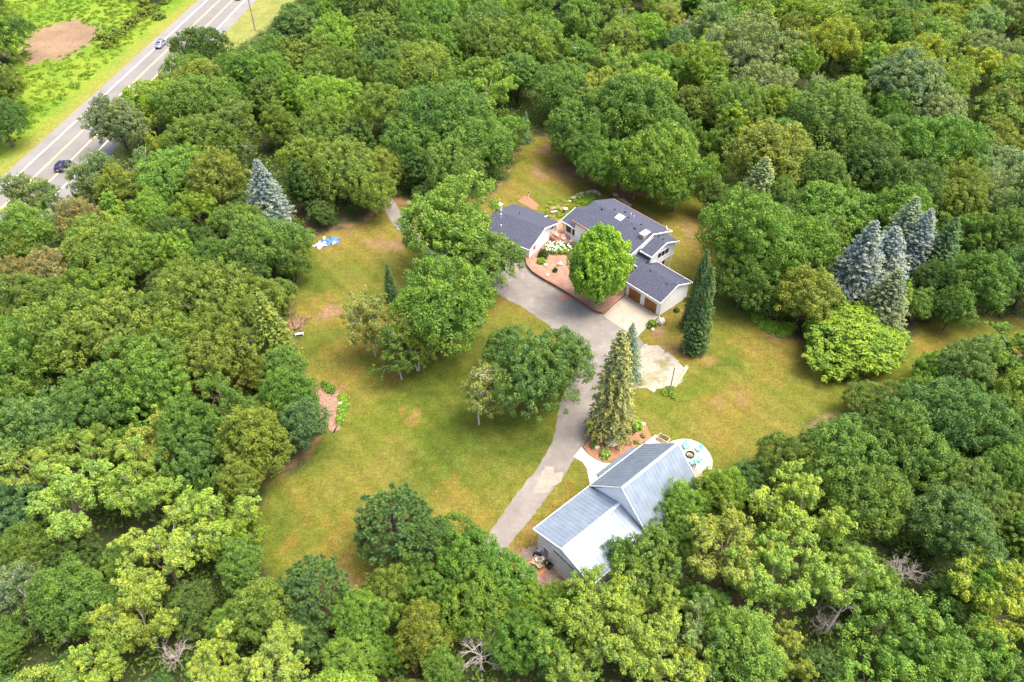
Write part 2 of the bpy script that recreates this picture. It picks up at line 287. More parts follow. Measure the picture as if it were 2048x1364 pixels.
past = np.array((.115, .205, .018))*(1-sm(n1+.4*n2, .5, 1.0)[:, None])+np.array((.17, .235, .025))*sm(n1+.4*n2, .5, 1.0)[:, None]
ro = x*rnor[0]+y*rnor[1]; t = sm(-ro, -128, -121)[:, None]; past = past*(1-t)+np.array((.205, .20, .045))*t
dsd = sdist(x, y, DIRT); t = sm(dsd+4*(n2-.5)+2*(n3-.5), -1.5, 1.5)[:, None]; past = past*(1-t)+(np.array((.215, .15, .095))*(.75+.5*n1)[:, None])*t
sl, sp, sv_ = sdist(x, y, LAWN), sdist(x, y, PAST), sdist(x, y, VERGE)
col = fl
t = sm(sl+1.6*(n2-.5)+1.2*(n3-.5), -.8, .8)[:, None]
edge = (sm(sl, -3.0, -.5)*sm(-sl, -.8, .5)*sm(n2, .3, .7))[:, None]
col = col*(1-edge*.7)+np.array((.34, .19, .11))*edge*.7        # leaf litter and chips along the lawn's edge
col = col*(1-t)+lawn*t
t = sm(sp+3*(n2-.5), -2, 1)[:, None]; col = col*(1-t)+past*t
t = sm(sv_+2*(n2-.5), -2, 1)[:, None]; col = col*(1-t)+(np.array((.19, .205, .055))*(.8+.4*n2)[:, None])*t
def grid_mesh(name, nx, ny, X, Y, col, keep, mt, z=0.0, structure=True):
    idx = np.arange(nx*ny).reshape(ny, nx); q = np.stack([idx[:-1, :-1], idx[:-1, 1:], idx[1:, 1:], idx[1:, :-1]], -1).reshape(-1, 4)[keep]
    used, inv = np.unique(q, return_inverse=True); q = inv.reshape(-1, 4)
    co = np.zeros((len(used), 3)); co[:, 0] = X[used]; co[:, 1] = Y[used]; co[:, 2] = z
    o = np_mesh(name, co, q, mt); ca = o.data.color_attributes.new('tint', 'FLOAT_COLOR', 'POINT')
    ca.data.foreach_set('color', np.c_[col[used], np.ones(len(used))].ravel().astype(np.float32))
    return tag(o, kind='structure')
def np_mesh(name, co, q, mt, var=None, parent=None, smooth=False):
    me = bpy.data.meshes.new(name); k = q.shape[1]; me.vertices.add(len(co)); me.vertices.foreach_set('co', co.ravel().astype(np.float32))
    me.loops.add(q.size); me.loops.foreach_set('vertex_index', q.ravel().astype(np.int32)); me.polygons.add(len(q))
    me.polygons.foreach_set('loop_start', np.arange(0, q.size, k, dtype=np.int32)); me.polygons.foreach_set('loop_total', np.full(len(q), k, np.int32))
    if smooth: me.polygons.foreach_set('use_smooth', np.ones(len(q), bool))
    me.update(calc_edges=True); me.materials.append(mt)
    if var is not None: a = me.attributes.new('var', 'FLOAT', 'FACE'); a.data.foreach_set('value', var.astype(np.float32))
    o = bpy.data.objects.new(name, me); C.objects.link(o)
    if parent: o.parent = parent
    return o
nx, ny = len(gx), len(gy); cxx = ((X[:-1, :-1]+X[1:, 1:])/2).ravel(); cyy = ((Y[:-1, :-1]+Y[1:, 1:])/2).ravel()
kl, kp, kv = sdist(cxx, cyy, LAWN) > 0, sdist(cxx, cyy, PAST) > 0, sdist(cxx, cyy, VERGE) > 0
GM = ground_mat('grass_and_soil')
grid_mesh('lawn', nx, ny, x, y, col, kl, GM); grid_mesh('meadow', nx, ny, x, y, col, kp & ~kl, GM); grid_mesh('road_verge', nx, ny, x, y, col, kv & ~kl & ~kp, GM)
grid_mesh('forest_floor', nx, ny, x, y, col, ~(kl | kp | kv), GM)
b = MB(); o_ = 2500
for x0, x1, y0, y1 in ((-o_, -200, -o_, o_), (200, o_, -o_, o_), (-200, 200, -o_, 18), (-200, 200, 330, o_)):
    b.add([(x0, y0, -.01), (x1, y0, -.01), (x1, y1, -.01), (x0, y1, -.01)], [(0, 1, 2, 3)])
tag(b.build('ground', mat('far_ground', (.05, .09, .025), .95, var=.3, scale=.05)), kind='structure')
# ---------------------------------------------------------------- roads, drives, slabs
def sheet(name, poly, z, mt, structure=True, jag=0, seed=1, parent=None, thick=0):
    """a flat sheet cut to a polygon; jag roughens its outline"""
    pts = []
    rg = random.Random(seed)
    for (ax, ay), (bx, by) in zip(poly, poly[1:]+poly[:1]):
        n = max(1, int(math.hypot(bx-ax, by-ay)/.6)) if jag else 1
        for k in range(n):
            t = k/n; pts.append((ax+(bx-ax)*t+rg.uniform(-jag, jag), ay+(by-ay)*t+rg.uniform(-jag, jag)))
    bm = bmesh.new(); vs = [bm.verts.new((px, py, z)) for px, py in pts]; f = bm.faces.new(vs)
    if f.normal.z < 0: f.normal_flip()
    bm.normal_update()
    if f.normal.z < 0: bmesh.ops.reverse_faces(bm, faces=[f])
    if thick:
        r = bmesh.ops.extrude_face_region(bm, geom=[f]); 
        for v in [e for e in r['geom'] if isinstance(e, bmesh.types.BMVert)]: v.co.z -= thick
        bmesh.ops.recalc_face_normals(bm, faces=bm.faces)
    bmesh.ops.triangulate(bm, faces=[f for f in bm.faces if len(f.verts) > 4])
    me = bpy.data.meshes.new(name); bm.to_mesh(me); bm.free(); me.materials.append(mt)
    o = bpy.data.objects.new(name, me); C.objects.link(o)
    if parent: o.parent = parent
    if structure: tag(o, kind='structure')
    return o
def strip(o0, o1, a0=40, a1=700): return [RP(o0, a0), RP(o1, a0), RP(o1, a1), RP(o0, a1)]
sheet('road_shoulder', strip(102.1, 121.4), .03, M['shoulder'])
sheet('highway', strip(105.9, 118.4), .036, M['highway'])
for nm, off, mt_, wd in (('edge_line', 118.35, 'white_paint_line', .17), ('edge_line', 105.85, 'white_paint_line', .17), ('centre_line', 114.3, 'yellow_line', .22), ('centre_line', 109.95, 'yellow_line', .22)):
    sheet(nm, strip(off-wd, off+wd), .042, M[mt_])
rg = random.Random(5); b = MB()
for a in (132, 141, 156, 171, 186, 203, 221, 232, 246, 262, 285):     # tar sealed cracks across the lanes
    off = 105.9; pz = RP(off, a)
    while off < 118.2:
        off2 = off+rg.uniform(.8, 1.6); a2 = a+rg.uniform(-.5, .5); p2 = RP(min(off2, 118.2), a2)
        d = Vector((p2[0]-pz[0], p2[1]-pz[1], 0)).normalized(); nn = Vector((-d.y, d.x, 0))*.06
        b.add([(pz[0]-nn.x, pz[1]-nn.y, .047), (p2[0]-nn.x, p2[1]-nn.y, .047), (p2[0]+nn.x, p2[1]+nn.y, .047), (pz[0]+nn.x, pz[1]+nn.y, .047)], [(0, 1, 2, 3)]); pz = p2; a = a2; off = off2
        if rg.random() < .12: break
tag(b.build('road_crack', M['tar']), kind='structure')
sheet('driveway', GL([(757, 396), (783, 395), (800, 420), (822, 450), (880, 505), (960, 500), (1004, 492), (1040, 508), (1057, 514), (1056, 532), (1068, 546), (1088, 560), (1113, 574), (1143, 592), (1170, 609), (1195, 626), (1206, 630),
     (1236, 650), (1274, 672), (1290, 690), (1262, 716), (1246, 745), (1215, 800), (1203, 848), (1186, 866), (1166, 893), (1149, 916), (1131, 948), (1100, 985), (1060, 1040), (1020, 1087), (1000, 1130), (960, 1100), (982, 1062), (1036, 984),
     (1078, 932), (1106, 880), (1112, 850), (1122, 800), (1150, 740), (1140, 700), (1100, 652), (1040, 612), (1003, 592), (985, 577), (930, 552), (880, 540), (815, 480), (790, 455), (768, 420)]), .02, M['asphalt'], jag=.11, seed=3)
sheet('sandy_patch', GL([(1093, 930), (1108, 932), (1112, 945), (1124, 946), (1122, 962), (1106, 975), (1096, 985), (1072, 985), (1060, 990), (1076, 962), (1082, 944)]), .028, M['sandy'], jag=.25, seed=4)
sheet('garage_apron', GL([(1206, 632), (1232, 606), (1250, 590), (1318, 632.5), (1296, 652), (1275, 674), (1237, 653)]), .04, M['concrete'])
for a_, b_ in (((1226, 655), (1283, 612)), ((1248, 628), (1232, 606)), ((1248, 628), (1245, 657))):
    p, q = G(*a_), G(*b_); d = Vector((q[0]-p[0], q[1]-p[1], 0)); nn = Vector((-d.y, d.x, 0)).normalized()*.03
    mbx = MB().add([(p[0]-nn.x, p[1]-nn.y, .046), (q[0]-nn.x, q[1]-nn.y, .046), (q[0]+nn.x, q[1]+nn.y, .046), (p[0]+nn.x, p[1]+nn.y, .046)], [(0, 1, 2, 3)]); tag(mbx.build('apron_joint', M['tar']), kind='structure')
b = MB()
for pts in (((1130, 624), (1136, 617), (1134, 610)), ((1167, 637), (1178, 626), (1184, 620)), ((1085, 622), (1092, 618)), ((1060, 560), (1075, 585), (1110, 610), (1150, 640), (1190, 668)), ((1030, 560), (1060, 600), (1085, 622)), ((1150, 900), (1130, 870), (1128, 840)), ((1090, 940), (1120, 960))):
    for a_, b_ in zip(pts[:-1], pts[1:]):
        p, q = G(*a_), G(*b_); d = Vector((q[0]-p[0], q[1]-p[1], 0)); nn = Vector((-d.y, d.x, 0)).normalized()*.04
        b.add([(p[0]-nn.x, p[1]-nn.y, .032), (q[0]-nn.x, q[1]-nn.y, .032), (q[0]+nn.x, q[1]+nn.y, .032), (p[0]+nn.x, p[1]+nn.y, .032)], [(0, 1, 2, 3)])
tag(b.build('driveway_crack', M['tar']), kind='structure')
sheet('dirt_stain', GL([(1114, 590), (1130, 585), (1150, 598), (1140, 601), (1126, 604), (1116, 600)]), .026, M['bed'], jag=.2, seed=8)
sheet('gravel_pad', GL([(1276, 697), (1292, 690), (1318, 692), (1345, 712), (1376, 737), (1368, 752), (1352, 772), (1330, 775), (1300, 780), (1262, 778), (1258, 740)]), .015, M['gravel'], jag=.5, seed=5)
sheet('barn_yard', GL([(1042, 1098), (1076, 1094), (1110, 1126), (1160, 1178), (1140, 1190), (1090, 1172), (1030, 1140)]), .016, M['yard'], jag=.4, seed=6)
sheet('mulch_bed', GL([(1168, 893), (1184, 868), (1202, 848), (1215, 836), (1245, 824), (1270, 830), (1288, 846), (1298, 862), (1303, 875), (1285, 886), (1250, 908), (1222, 924), (1206, 925), (1190, 918), (1178, 908)]), .03, M['mulch'], jag=.1, seed=7)
sheet('concrete_walk', GL([(1163, 894), (1176, 909), (1190, 919), (1207, 926), (1224, 926), (1255, 911), (1286, 889), (1311, 869), (1338, 888), (1300, 925), (1215, 1000), (1180, 973), (1177, 955), (1174, 938), (1165, 924), (1147, 914)]), .045, M['white_concrete'])
sheet('round_patio', GL([(1330, 892), (1345, 882), (1364, 878), (1382, 879), (1399, 886), (1410, 895), (1420, 908), (1425, 922), (1424, 937), (1418, 948), (1405, 955), (1372, 935), (1340, 930)]), .052, M['white_concrete'])
sheet('brush_ground', GL([(632, 790), (650, 775), (672, 780), (682, 812), (686, 840), (670, 868), (652, 850), (640, 815)]), .018, M['rust'], jag=.5, seed=9)
# ---------------------------------------------------------------- building helpers
GA = R_(-48.6); O3 = (25.449, 97.913)
def HW(px, py): c, s = math.cos(GA), math.sin(GA); return (O3[0]+px*c-py*s, O3[1]+px*s+py*c)
def gable_roof(x0, x1, y0, y1, yr, ze0, zr, ze1=None, t=.16):
    ze1 = ze0 if ze1 is None else ze1; b = MB()
    b.slab([(x0, y0, ze0), (x1, y0, ze0), (x1, yr, zr), (x0, yr, zr)], t); b.slab([(x0, yr, zr), (x1, yr, zr), (x1, y1, ze1), (x0, y1, ze1)], t)
    return b
def gable_walls(x0, x1, y0, y1, yr, zt0, zr, zt1=None, zb=0, inset=.02):
    zt1 = zt0 if zt1 is None else zt1; prof = [(y0, zb), (y1, zb), (y1, zt1), (yr, zr), (y0, zt0)]; n = 5
    vs = [(x0, a, c) for a, c in prof]+[(x1, a, c) for a, c in prof]
    return MB().add(vs, [tuple(range(4, -1, -1)), tuple(range(5, 10))]+[(i, (i+1) % n, (i+1) % n+n, i+n) for i in range(n)])
def window(parent, c, w_, h_, axis, out, panes=1, name='window', glass='glass', fr=.08):
    """window on a wall: c centre, axis 'x' wall along x facing out(-1/+1) in y; axis 'y' wall along y facing out in x"""
    F = MB(); P = MB()
    def bx(B, a0, a1, z0, z1, d0, d1):
        d0, d1 = sorted((d0*out, d1*out))
        if axis == 'x': B.box(c[0]+a0, c[0]+a1, c[1]+d0, c[1]+d1, c[2]+z0, c[2]+z1)
        else: B.box(c[0]+d0, c[0]+d1, c[1]+a0, c[1]+a1, c[2]+z0, c[2]+z1)
    bx(F, -w_/2-fr, w_/2+fr, h_/2, h_/2+fr, -.05, .06); bx(F, -w_/2-fr, w_/2+fr, -h_/2-fr, -h_/2, -.05, .09)
    for s in (-1, 1): bx(F, *sorted((s*w_/2, s*(w_/2+fr))), -h_/2, h_/2, -.05, .06)
    for k in range(1, panes): a = -w_/2+w_*k/panes; bx(F, a-fr*.4, a+fr*.4, -h_/2, h_/2, -.05, .05)
    f = F.build(name, M['trim'], parent); bx(P, -w_/2, w_/2, -h_/2, h_/2, -.04, .02); P.build('pane', M[glass], f); return f
def rake(x, y0, z0, y1, z1, wd=.10, t=.22, mt='trim'):   # trim board following a gable edge, proud of the roof end
    return MB().slab([(x-wd/2, y0, z0), (x+wd/2, y0, z0), (x+wd/2, y1, z1), (x-wd/2, y1, z1)], t)
# ---- garage
g = thing('garage', (*O3, 0), GA, 'white two-door garage under a dark shingled roof, joined to the house', 'garage')
W_, D_ = 7.77, 7.36; EZ, RZ = 3.43, 5.07
gable_walls(-W_, 0, 0, D_, D_/2, EZ-.02, RZ-.20).build('wall', M['white'], g)
gable_roof(-8.1, .30, -.6, D_+.6, D_/2, EZ-.03, RZ).build('roof', M['shingle'], g)
for s in (0, 1):
    b = MB(); yy = (-.64, D_+.64)[s]; b.slab([(.30, yy, EZ-.02), (.38, yy, EZ-.02), (.38, D_/2, RZ+.03), (.30, D_/2, RZ+.03)], .22); b.build('rake_board', M['trim'], g)
MB().box(-8.1, .30, -.68, -.6, EZ-.22, EZ-.01).build('fascia', M['trim'], g); MB().box(-8.1, .30, D_+.6, D_+.68, EZ-.22, EZ-.01).build('fascia', M['trim'], g)
for c0 in (-2.10, -5.72):
    dr = MB().box(c0-1.37, c0+1.37, -.05, .05, .02, 2.2).build('garage_door', M['door_wood'], g)
    fb = MB()
    for sx in (-1, 1): fb.box(*sorted((c0+sx*1.37, c0+sx*1.49)), -.08, .02, 0, 2.32)
    fb.box(c0-1.37, c0+1.37, -.08, .02, 2.2, 2.32); fb.build('door_frame', M['trim'], dr)
for vx, vy in ((-1.4, 2.9), (-5.6, 3.3)):
    b = MB(); b.box(vx-.14, vx+.14, vy-.14, vy+.14, 4.5, 5.02 if vy > 3.1 else 4.85); b.build('roof_vent', M['black'], g)
b = MB(); b.tube((.12, -.12, EZ-.2), (.12, -.12, .15), .06); b.tube((.12, -.12, .15), (1.0, -.55, .08), .06); b.build('downspout', M['trim'], g)
# ---- main house with upper addition and left wing
h = thing('house', (*HW(-18, 8), 0), GA, 'white split-level house under long dark blue shingle roof with skylight and brick chimney', 'house')
OX, OY = 18, -8     # house frame is centred at (-18, 8) of the garage frame
def HS(b): b.v = [(vx+OX, vy+OY, vz) for vx, vy, vz in b.v]; return b
HS(gable_walls(-24.3, -10.4, 3.4, 13.6, 8.6, 6.1, 7.75)).build('wall', M['white'], h)
mr_ = HS(gable_roof(-24.75, -9.95, 2.9, 14.2, 8.6, 6.2, 8.0)).build('roof', M['shingle'], h)
HS(MB().slab([(-9.95, 2.86, 6.22), (-9.85, 2.86, 6.22), (-9.85, 8.6, 8.04), (-9.95, 8.6, 8.04)], .24)).build('rake_board', M['trim'], h)
HS(MB().slab([(-9.95, 14.24, 6.22), (-9.85, 14.24, 6.22), (-9.85, 8.6, 8.04), (-9.95, 8.6, 8.04)], .24)).build('rake_board', M['trim'], h)
HS(MB().box(-24.75, -20.5, 2.80, 2.9, 5.85, 6.19)).build('gutter', M['fascia_brown'], h)
HS(MB().box(-20.5, -9.95, 2.80, 2.9, 5.95, 6.19)).build('gutter', M['trim'], h)
HS(MB().box(-24.75, -9.95, 14.2, 14.28, 6.0, 6.19)).build('gutter', M['fascia_brown'], h)
HS(MB().tube((-9.9, 2.85, 6.1), (-9.9, 3.3, 5.6), .06).tube((-9.9, 3.3, 5.6), (-9.9, 3.35, .5), .06)).build('downspout', M['trim'], h)
# upper addition
HS(gable_walls(-10.3, -7.6, 5.65, 12.3, 9.0, 6.05, 7.25, zb=3.0)).build('wall', M['white'], h)
HS(gable_roof(-9.85, -7.1, 5.2, 12.75, 9.0, 6.12, 7.45)).build('roof', M['shingle'], h)
for yy in (5.16, 12.79): HS(MB().slab([(-7.1, yy, 6.14), (-7.0, yy, 6.14), (-7.0, 9.0, 7.49), (-7.1, 9.0, 7.49)], .24)).build('rake_board', M['trim'], h)
HS(MB().box(-9.85, -7.1, 5.1, 5.2, 5.85, 6.12)).build('fascia', M['trim'], h)
HS(MB().box(-10.2, -8.6, 7.5, 12.0, 0, 3.0)).build('wall', M['white'], h)
wq = window(h, (-7.6+OX, 9.1+OY, 4.85), 3.0, 1.15, 'y', 1, 3)
window(h, (-8.6+OX, 10.6+OY, 1.6), 1.6, 1.7, 'y', 1, 2)
for py_ in (9.3, 11.9): HS(MB().box(-7.9, -7.7, py_-.1, py_+.1, 0, 3.0)).build('post', M['trim'], h)
# low roof joining house and garage
HS(MB().slab([(-11.3, 3.1, 4.45), (-7.9, 3.1, 4.45), (-7.6, 5.62, 5.35), (-11.3, 5.62, 5.35)], .16)).build('roof', M['shingle'], h)
HS(MB().box(-11.3, -7.9, 3.0, 3.1, 4.25, 4.44)).build('fascia', M['trim'], h)
HS(MB().box(-11.2, -7.9, 4.4, 5.6, 0, 4.3)).build('wall', M['white'], h)
HS(MB().box(-10.3, -7.62, 5.6, 7.5, 0, 5.0)).build('wall', M['white'], h)
HS(MB().box(-9.4, -8.4, 4.33, 4.42, .1, 2.2)).build('entry_door', M['dark'], h)
# left wing
HS(gable_walls(-27.8, -24.3, 4.3, 11.2, 7.7, 3.8, 4.85)).build('wall', M['white'], h)
HS(gable_roof(-28.4, -24.3, 3.75, 11.6, 7.7, 3.9, 5.15)).build('roof', M['shingle'], h)
HS(MB().box(-28.4, -24.3, 3.65, 3.75, 3.7, 3.89)).build('fascia', M['trim'], h)
HS(MB().slab([(-28.48, 3.71, 3.92), (-28.4, 3.71, 3.92), (-28.4, 7.7, 5.18), (-28.48, 7.7, 5.18)], .22)).build('rake_board', M['trim'], h)
for cx_ in (-26.75, -25.1): window(h, (cx_+OX, 4.3+OY, 2.55), 1.35, 1.65, 'x', -1, 1)
HS(MB().box(-25.2, -24.2, 3.3, 4.2, 1.0, 1.9)).build('entry_step', M['trim'], h)
# roof furniture
def on_roof(yq): return 6.2+(8.0-6.2)*(1-abs(yq-8.6)/5.65)
def inv(u, v, z0=7.3):
    z = z0
    for _ in range(8):
        gx_, gy_ = G(u, v, z); dx, dy = gx_-O3[0], gy_-O3[1]; c, s = math.cos(GA), math.sin(GA); lx, ly = dx*c+dy*s, -dx*s+dy*c; z = on_roof(ly)
    return lx, ly, z
lx, ly, lz = inv(1239.8, 435.3); sl_ = 1.8/5.65
HS(MB().slab([(lx-.75, ly-.6, lz+.12-.6*sl_), (lx+.75, ly-.6, lz+.12-.6*sl_), (lx+.75, ly+.6, lz+.12+.6*sl_), (lx-.75, ly+.6, lz+.12+.6*sl_)], .25)).build('skylight', M['plate'], h)
for u, v in ((1204, 419), (1229, 420), (1250, 425), (1257, 436), (1282.5, 450), (1270, 457.5)):
    lx, ly, lz = inv(u, v); HS(MB().box(lx-.17, lx+.17, ly-.17, ly+.17, lz-.1, lz+.22)).build('roof_vent', M['black'], h, bevel=.04)
for u, v in ((1262, 431), (1268, 436)):
    lx, ly, lz = inv(u, v); HS(MB().tube((lx, ly, lz-.1), (lx, ly, lz+.5), .07)).build('vent_pipe', M['plate'], h)
lx, ly, lz = inv(1289, 470.5); ch = HS(MB().box(lx-.45, lx+.45, ly-.8, ly+.8, lz-.6, 8.15)).build('chimney', M['brick'], h)
HS(MB().box(lx-.55, lx+.55, ly-.9, ly+.9, 8.15, 8.27)).build('chimney_cap', M['trim'], ch); HS(MB().tube((lx, ly+.35, 8.27), (lx, ly+.35, 8.6), .16)).build('flue', M['plate'], ch); HS(MB().tube((lx+.05, ly-.3, 8.27), (lx+.05, ly-.3, 8.5), .14)).build('flue', M['black'], ch)
HS(MB().tube((-9.6, 11.1, 7.2), (-9.2, 11.5, 8.0), .04).tube((-9.2, 11.5, 8.0), (-9.9, 12.0, 8.3), .05).tube((-9.2, 11.5, 8.0), (-8.6, 11.6, 8.2), .05)).build('antenna', M['plate'], h)
for u, v in ((1317, 473.5), (1326.5, 478.5)):
    qx, qy = G(u, v, 7.3); dx, dy = qx-O3[0], qy-O3[1]; c, s = math.cos(GA), math.sin(GA); lx, ly = dx*c+dy*s, -dx*s+dy*c
    HS(MB().box(lx-.15, lx+.15, ly-.15, ly+.15, 7.0, 7.5)).build('roof_vent', M['black'], h, bevel=.04)
# ---- cottage
cg = GA+R_(15.5); cl = HW(-26.34, -6.24)
k_ = thing('cottage', (*cl, 0), cg, 'white cottage with dark shingled gable roof and small chimney left of the house', 'cottage')
cz, cr = 2.75, 4.55
gable_walls(-11.0, -.45, .5, 10.4, 5.45, cz-.05, cr-.2).build('wall', M['white'], k_)
gable_roof(-11.4, 0, 0, 11.0, 5.45, cz, cr).build('roof', M['shingle'], k_)
MB().slab([(-11.4, 10.9, cz+.03), (-3.6, 10.9, cz+.03), (-3.6, 12.3, cz-.42), (-11.4, 12.3, cz-.42)], .14).build('roof', M['shingle'], k_)
MB().slab([(-3.6, 10.95, cz+.05), (-3.5, 10.95, cz+.05), (-3.5, 12.35, cz-.39), (-3.6, 12.35, cz-.39)], .2).build('rake_board', M['trim'], k_)
MB().slab([(0, -.03, cz+.02), (.1, -.03, cz+.02), (.1, 5.45, cr+.04), (0, 5.45, cr+.04)], .24).build('rake_board', M['trim'], k_)
MB().slab([(0, 11.03, cz+.02), (.1, 11.03, cz+.02), (.1, 5.45, cr+.04), (0, 5.45, cr+.04)], .24).build('rake_board', M['trim'], k_)
MB().box(-11.4, 0, -.08, 0, cz-.22, cz-.01).build('gutter', M['trim'], k_)
b = MB().box(-3.1, -1.4, .42, .53, .05, 2.15); b.build('garage_door', M['dark'], k_)
window(k_, (-5.6, .5, 1.55), 1.7, 1.0, 'x', -1, 2); window(k_, (-9.0, .5, 1.5), 1.5, 1.0, 'x', -1, 2)
window(k_, (-.45, 8.7, 2.5), 1.2, .5, 'y', 1, 1)
ck = MB().box(-11.05, -10.35, 5.6, 6.3, 3.5, 5.7).build('chimney', M['brick'], k_); MB().box(-11.15, -10.25, 5.5, 6.4, 5.7, 5.82).build('chimney_cap', M['trim'], ck); MB().tube((-10.7, 5.95, 5.82), (-10.7, 5.95, 6.15), .13).build('flue', M['plate'], ck)
MB().tube((-7.0, 7.2, 3.8), (-7.0, 7.2, 4.9), .05).build('vent_pipe', M['black'], k_)
MB().tube((-9.2, 4.1, 4.0), (-9.2, 4.1, 5.0), .06).tube((-9.2, 4.1, 5.0), (-9.2, 4.1, 5.15), .14).build('vent_pipe', M['plate'], k_)
MB().tube((-8.1, 2.5, 3.5), (-8.1, 2.5, 4.0), .1).build('vent_pipe', M['plate'], k_)
# red star on the gable wall
b = MB(); pts = []
for i in range(10):
    a = math.pi/2+i*math.pi/5; rr = .62 if i % 2 == 0 else .26; pts.append((rr*math.cos(a), rr*math.sin(a)))
vs = [(-.40, 2.3+p, 1.75+q) for p, q in pts]+[(-.30, 2.3, 1.75)]+[(-.445, 2.3+p, 1.75+q) for p, q in pts]
b.add(vs, [(i, (i+1) % 10, 10) for i in range(10)]+[((i+1) % 10, i, i+11, (i+1) % 10+11) for i in range(10)])
stx = thing('barn_star', (cl[0], cl[1], 0), cg, 'red star hung on the white gable wall of the cottage', 'star'); b.build('star_points', M['red'], stx); MB().box(-.45, -.40, 2.25, 2.35, 1.7, 2.35).build('hanger', M['black'], stx)
# ---------------------------------------------------------------- deck between cottage and house
dk = thing('deck', (*G(1125, 470, 1.0), 0), 0, 'raised brown wooden deck between the cottage and the house', 'deck'); dx0, dy0 = dk.location.x, dk.location.y
DP = [(a-dx0, c-dy0) for a, c in GL([(1120, 439), (1106, 447), (1100, 473), (1131, 492), (1152, 492), (1168, 480), (1128, 456)], 1.0)]
m_ = MB().prism(DP, .85, 1.0).build('deck_boards', M['deck'], dk)
RPX = [(1099, 472), (1115, 482), (1132, 492), (1150, 492.5)]; rp = [(a-dx0, c-dy0) for a, c in GL(RPX, 1.0)]
for a, c in rp: MB().box(a-.07, a+.07, c-.07, c+.07, 0, 2.0).build('post', M['rail_wood'], dk)
b = MB(); b2 = MB()
for (a, c), (a2, c2) in zip(rp[:-1], rp[1:]):
    b.tube((a, c, 2.0), (a2, c2, 2.0), .07, n=4); b.tube((a, c, 1.15), (a2, c2, 1.15), .04, n=4)
    n = int(math.hypot(a2-a, c2-c)/.14)
    for k in range(n): t = k/n; b2.box(a+(a2-a)*t-.02, a+(a2-a)*t+.02, c+(c2-c)*t-.02, c+(c2-c)*t+.02, 1.0, 2.0)
b.build('handrail', M['rail_wood'], dk); b2.build('baluster', M['rail_wood'], dk)
b = MB()
for (a, c), (a2, c2) in zip(rp[:-1], rp[1:]): b.slab([(a, c, .84), (a2, c2, .84), (a2+.04, c2+.04, .84), (a+.04, c+.04, .84)], .8)
b.build('skirt_board', M['rail_wood'], dk)
def deck_chair(u, v, rz, label):
    t = thing('patio_chair', (*G(u, v, 1.0), 1.0), rz, label, 'chair', 'chairs on the deck')
    MB().box(-.45, .45, -.3, .3, .38, .44).build('seat', M['card'], t); MB().slab([(.40, -.3, .44), (.62, -.3, 1.0), (.62, .3, 1.0), (.40, .3, .44)], .06).build('backrest', M['card'], t)
    b = MB()
    for s in (-1, 1): b.path([(-.5, s*.34, 0), (-.5, s*.34, .62), (.55, s*.34, .66), (.66, s*.34, 1.02)], .03, 5); b.tube((.45, s*.34, 0), (.5, s*.34, .6), .03, n=5)
    b.build('frame', M['plate'], t)
deck_chair(1114, 473, R_(120), 'white framed chair on the deck, the one nearer the cottage'); deck_chair(1127.5, 480, R_(100), 'white framed chair on the deck, the one farther from the cottage')
# ---------------------------------------------------------------- raised bed and retaining wall
BED = GL([(1053.5, 518), (1055, 532), (1066, 546), (1086, 559), (1111, 573), (1141, 591), (1167, 608), (1192, 624), (1203, 628), (1213, 621), (1232, 604), (1250, 590)])
sheet('planting_bed', BED+GL([(1240, 560), (1200, 520), (1150, 490), (1100, 478), (1082, 492)], 0), .42, M['bed'])
rw = thing('retaining_wall', (*BED[4], 0), 0, 'low curved reddish stone retaining wall along the upper driveway', 'wall'); bx0, by0 = BED[4]
blk = MB(); cap = MB(); rgw = random.Random(2)
fine = []
for (ax, ay), (bx, by) in zip(BED[:-1], BED[1:]):
    n = max(1, int(math.hypot(bx-ax, by-ay)/.55))
    fine += [(ax+(bx-ax)*k/n-bx0, ay+(by-ay)*k/n-by0) for k in range(n)]
for (ax, ay), (bx, by) in zip(fine[:-1], fine[1:]):
    L_ = math.hypot(bx-ax, by-ay); a_ = math.atan2(by-ay, bx-ax); mx_, my_ = (ax+bx)/2, (ay+by)/2
    for r_ in range(2): blk.box(mx_-L_/2+.01, mx_+L_/2-.01, my_-.20+rgw.uniform(-.02, .02), my_+.16, r_*.28, r_*.28+.275, a_, (mx_, my_))
    cap.box(mx_-L_/2, mx_+L_/2-.015, my_-.28, my_+.2, .565, .64, a_, (mx_, my_))
blk.build('wall_block', M['wall_stone'], rw); cap.build('cap_stone', M['wall_stone'], rw)
# ---------------------------------------------------------------- the barn
ba = R_(-48.76); bo = (3.2, 52.2)
BN = thing('barn', (*bo, 0), ba, 'pale steel barn with two stepped ribbed metal roofs and large overhead door', 'barn')
BW, L1, L2 = 9.31, 9.68, 10.36; bh, r1, r2 = 4.41, 5.86, 9.3
def walls_y(x0, x1, y0, y1, xr, ze, zr, zb=0):      # gable prism whose ridge runs along y
    prof = [(x0, zb), (x1, zb), (x1, ze), (xr, zr), (x0, ze)]; vs = [(a, y0, c) for a, c in prof]+[(a, y1, c) for a, c in prof]; n = 5
    return MB().add(vs, [tuple(range(5)), tuple(range(9, 4, -1))]+[(i, i+n, (i+1) % n+n, (i+1) % n) for i in range(n)])
def roof_y(x0, x1, y0, y1, xr, ze, zr, t=.12, rib=.6):
    b = MB(); b.slab([(x0, y0, ze), (xr, y0, zr), (xr, y1, zr), (x0, y1, ze)], t); b.slab([(xr, y0, zr), (x1, y0, ze), (x1, y1, ze), (xr, y1, zr)], t)
    k = y0+rib/2
    while k < y1:      # raised ribs running down the slope
        for xe in (x0, x1): b.slab([(xe, k, ze+.022), (xr, k, zr+.022), (xr, k+.05, zr+.022), (xe, k+.05, ze+.022)], .04)
        k += rib
    return b
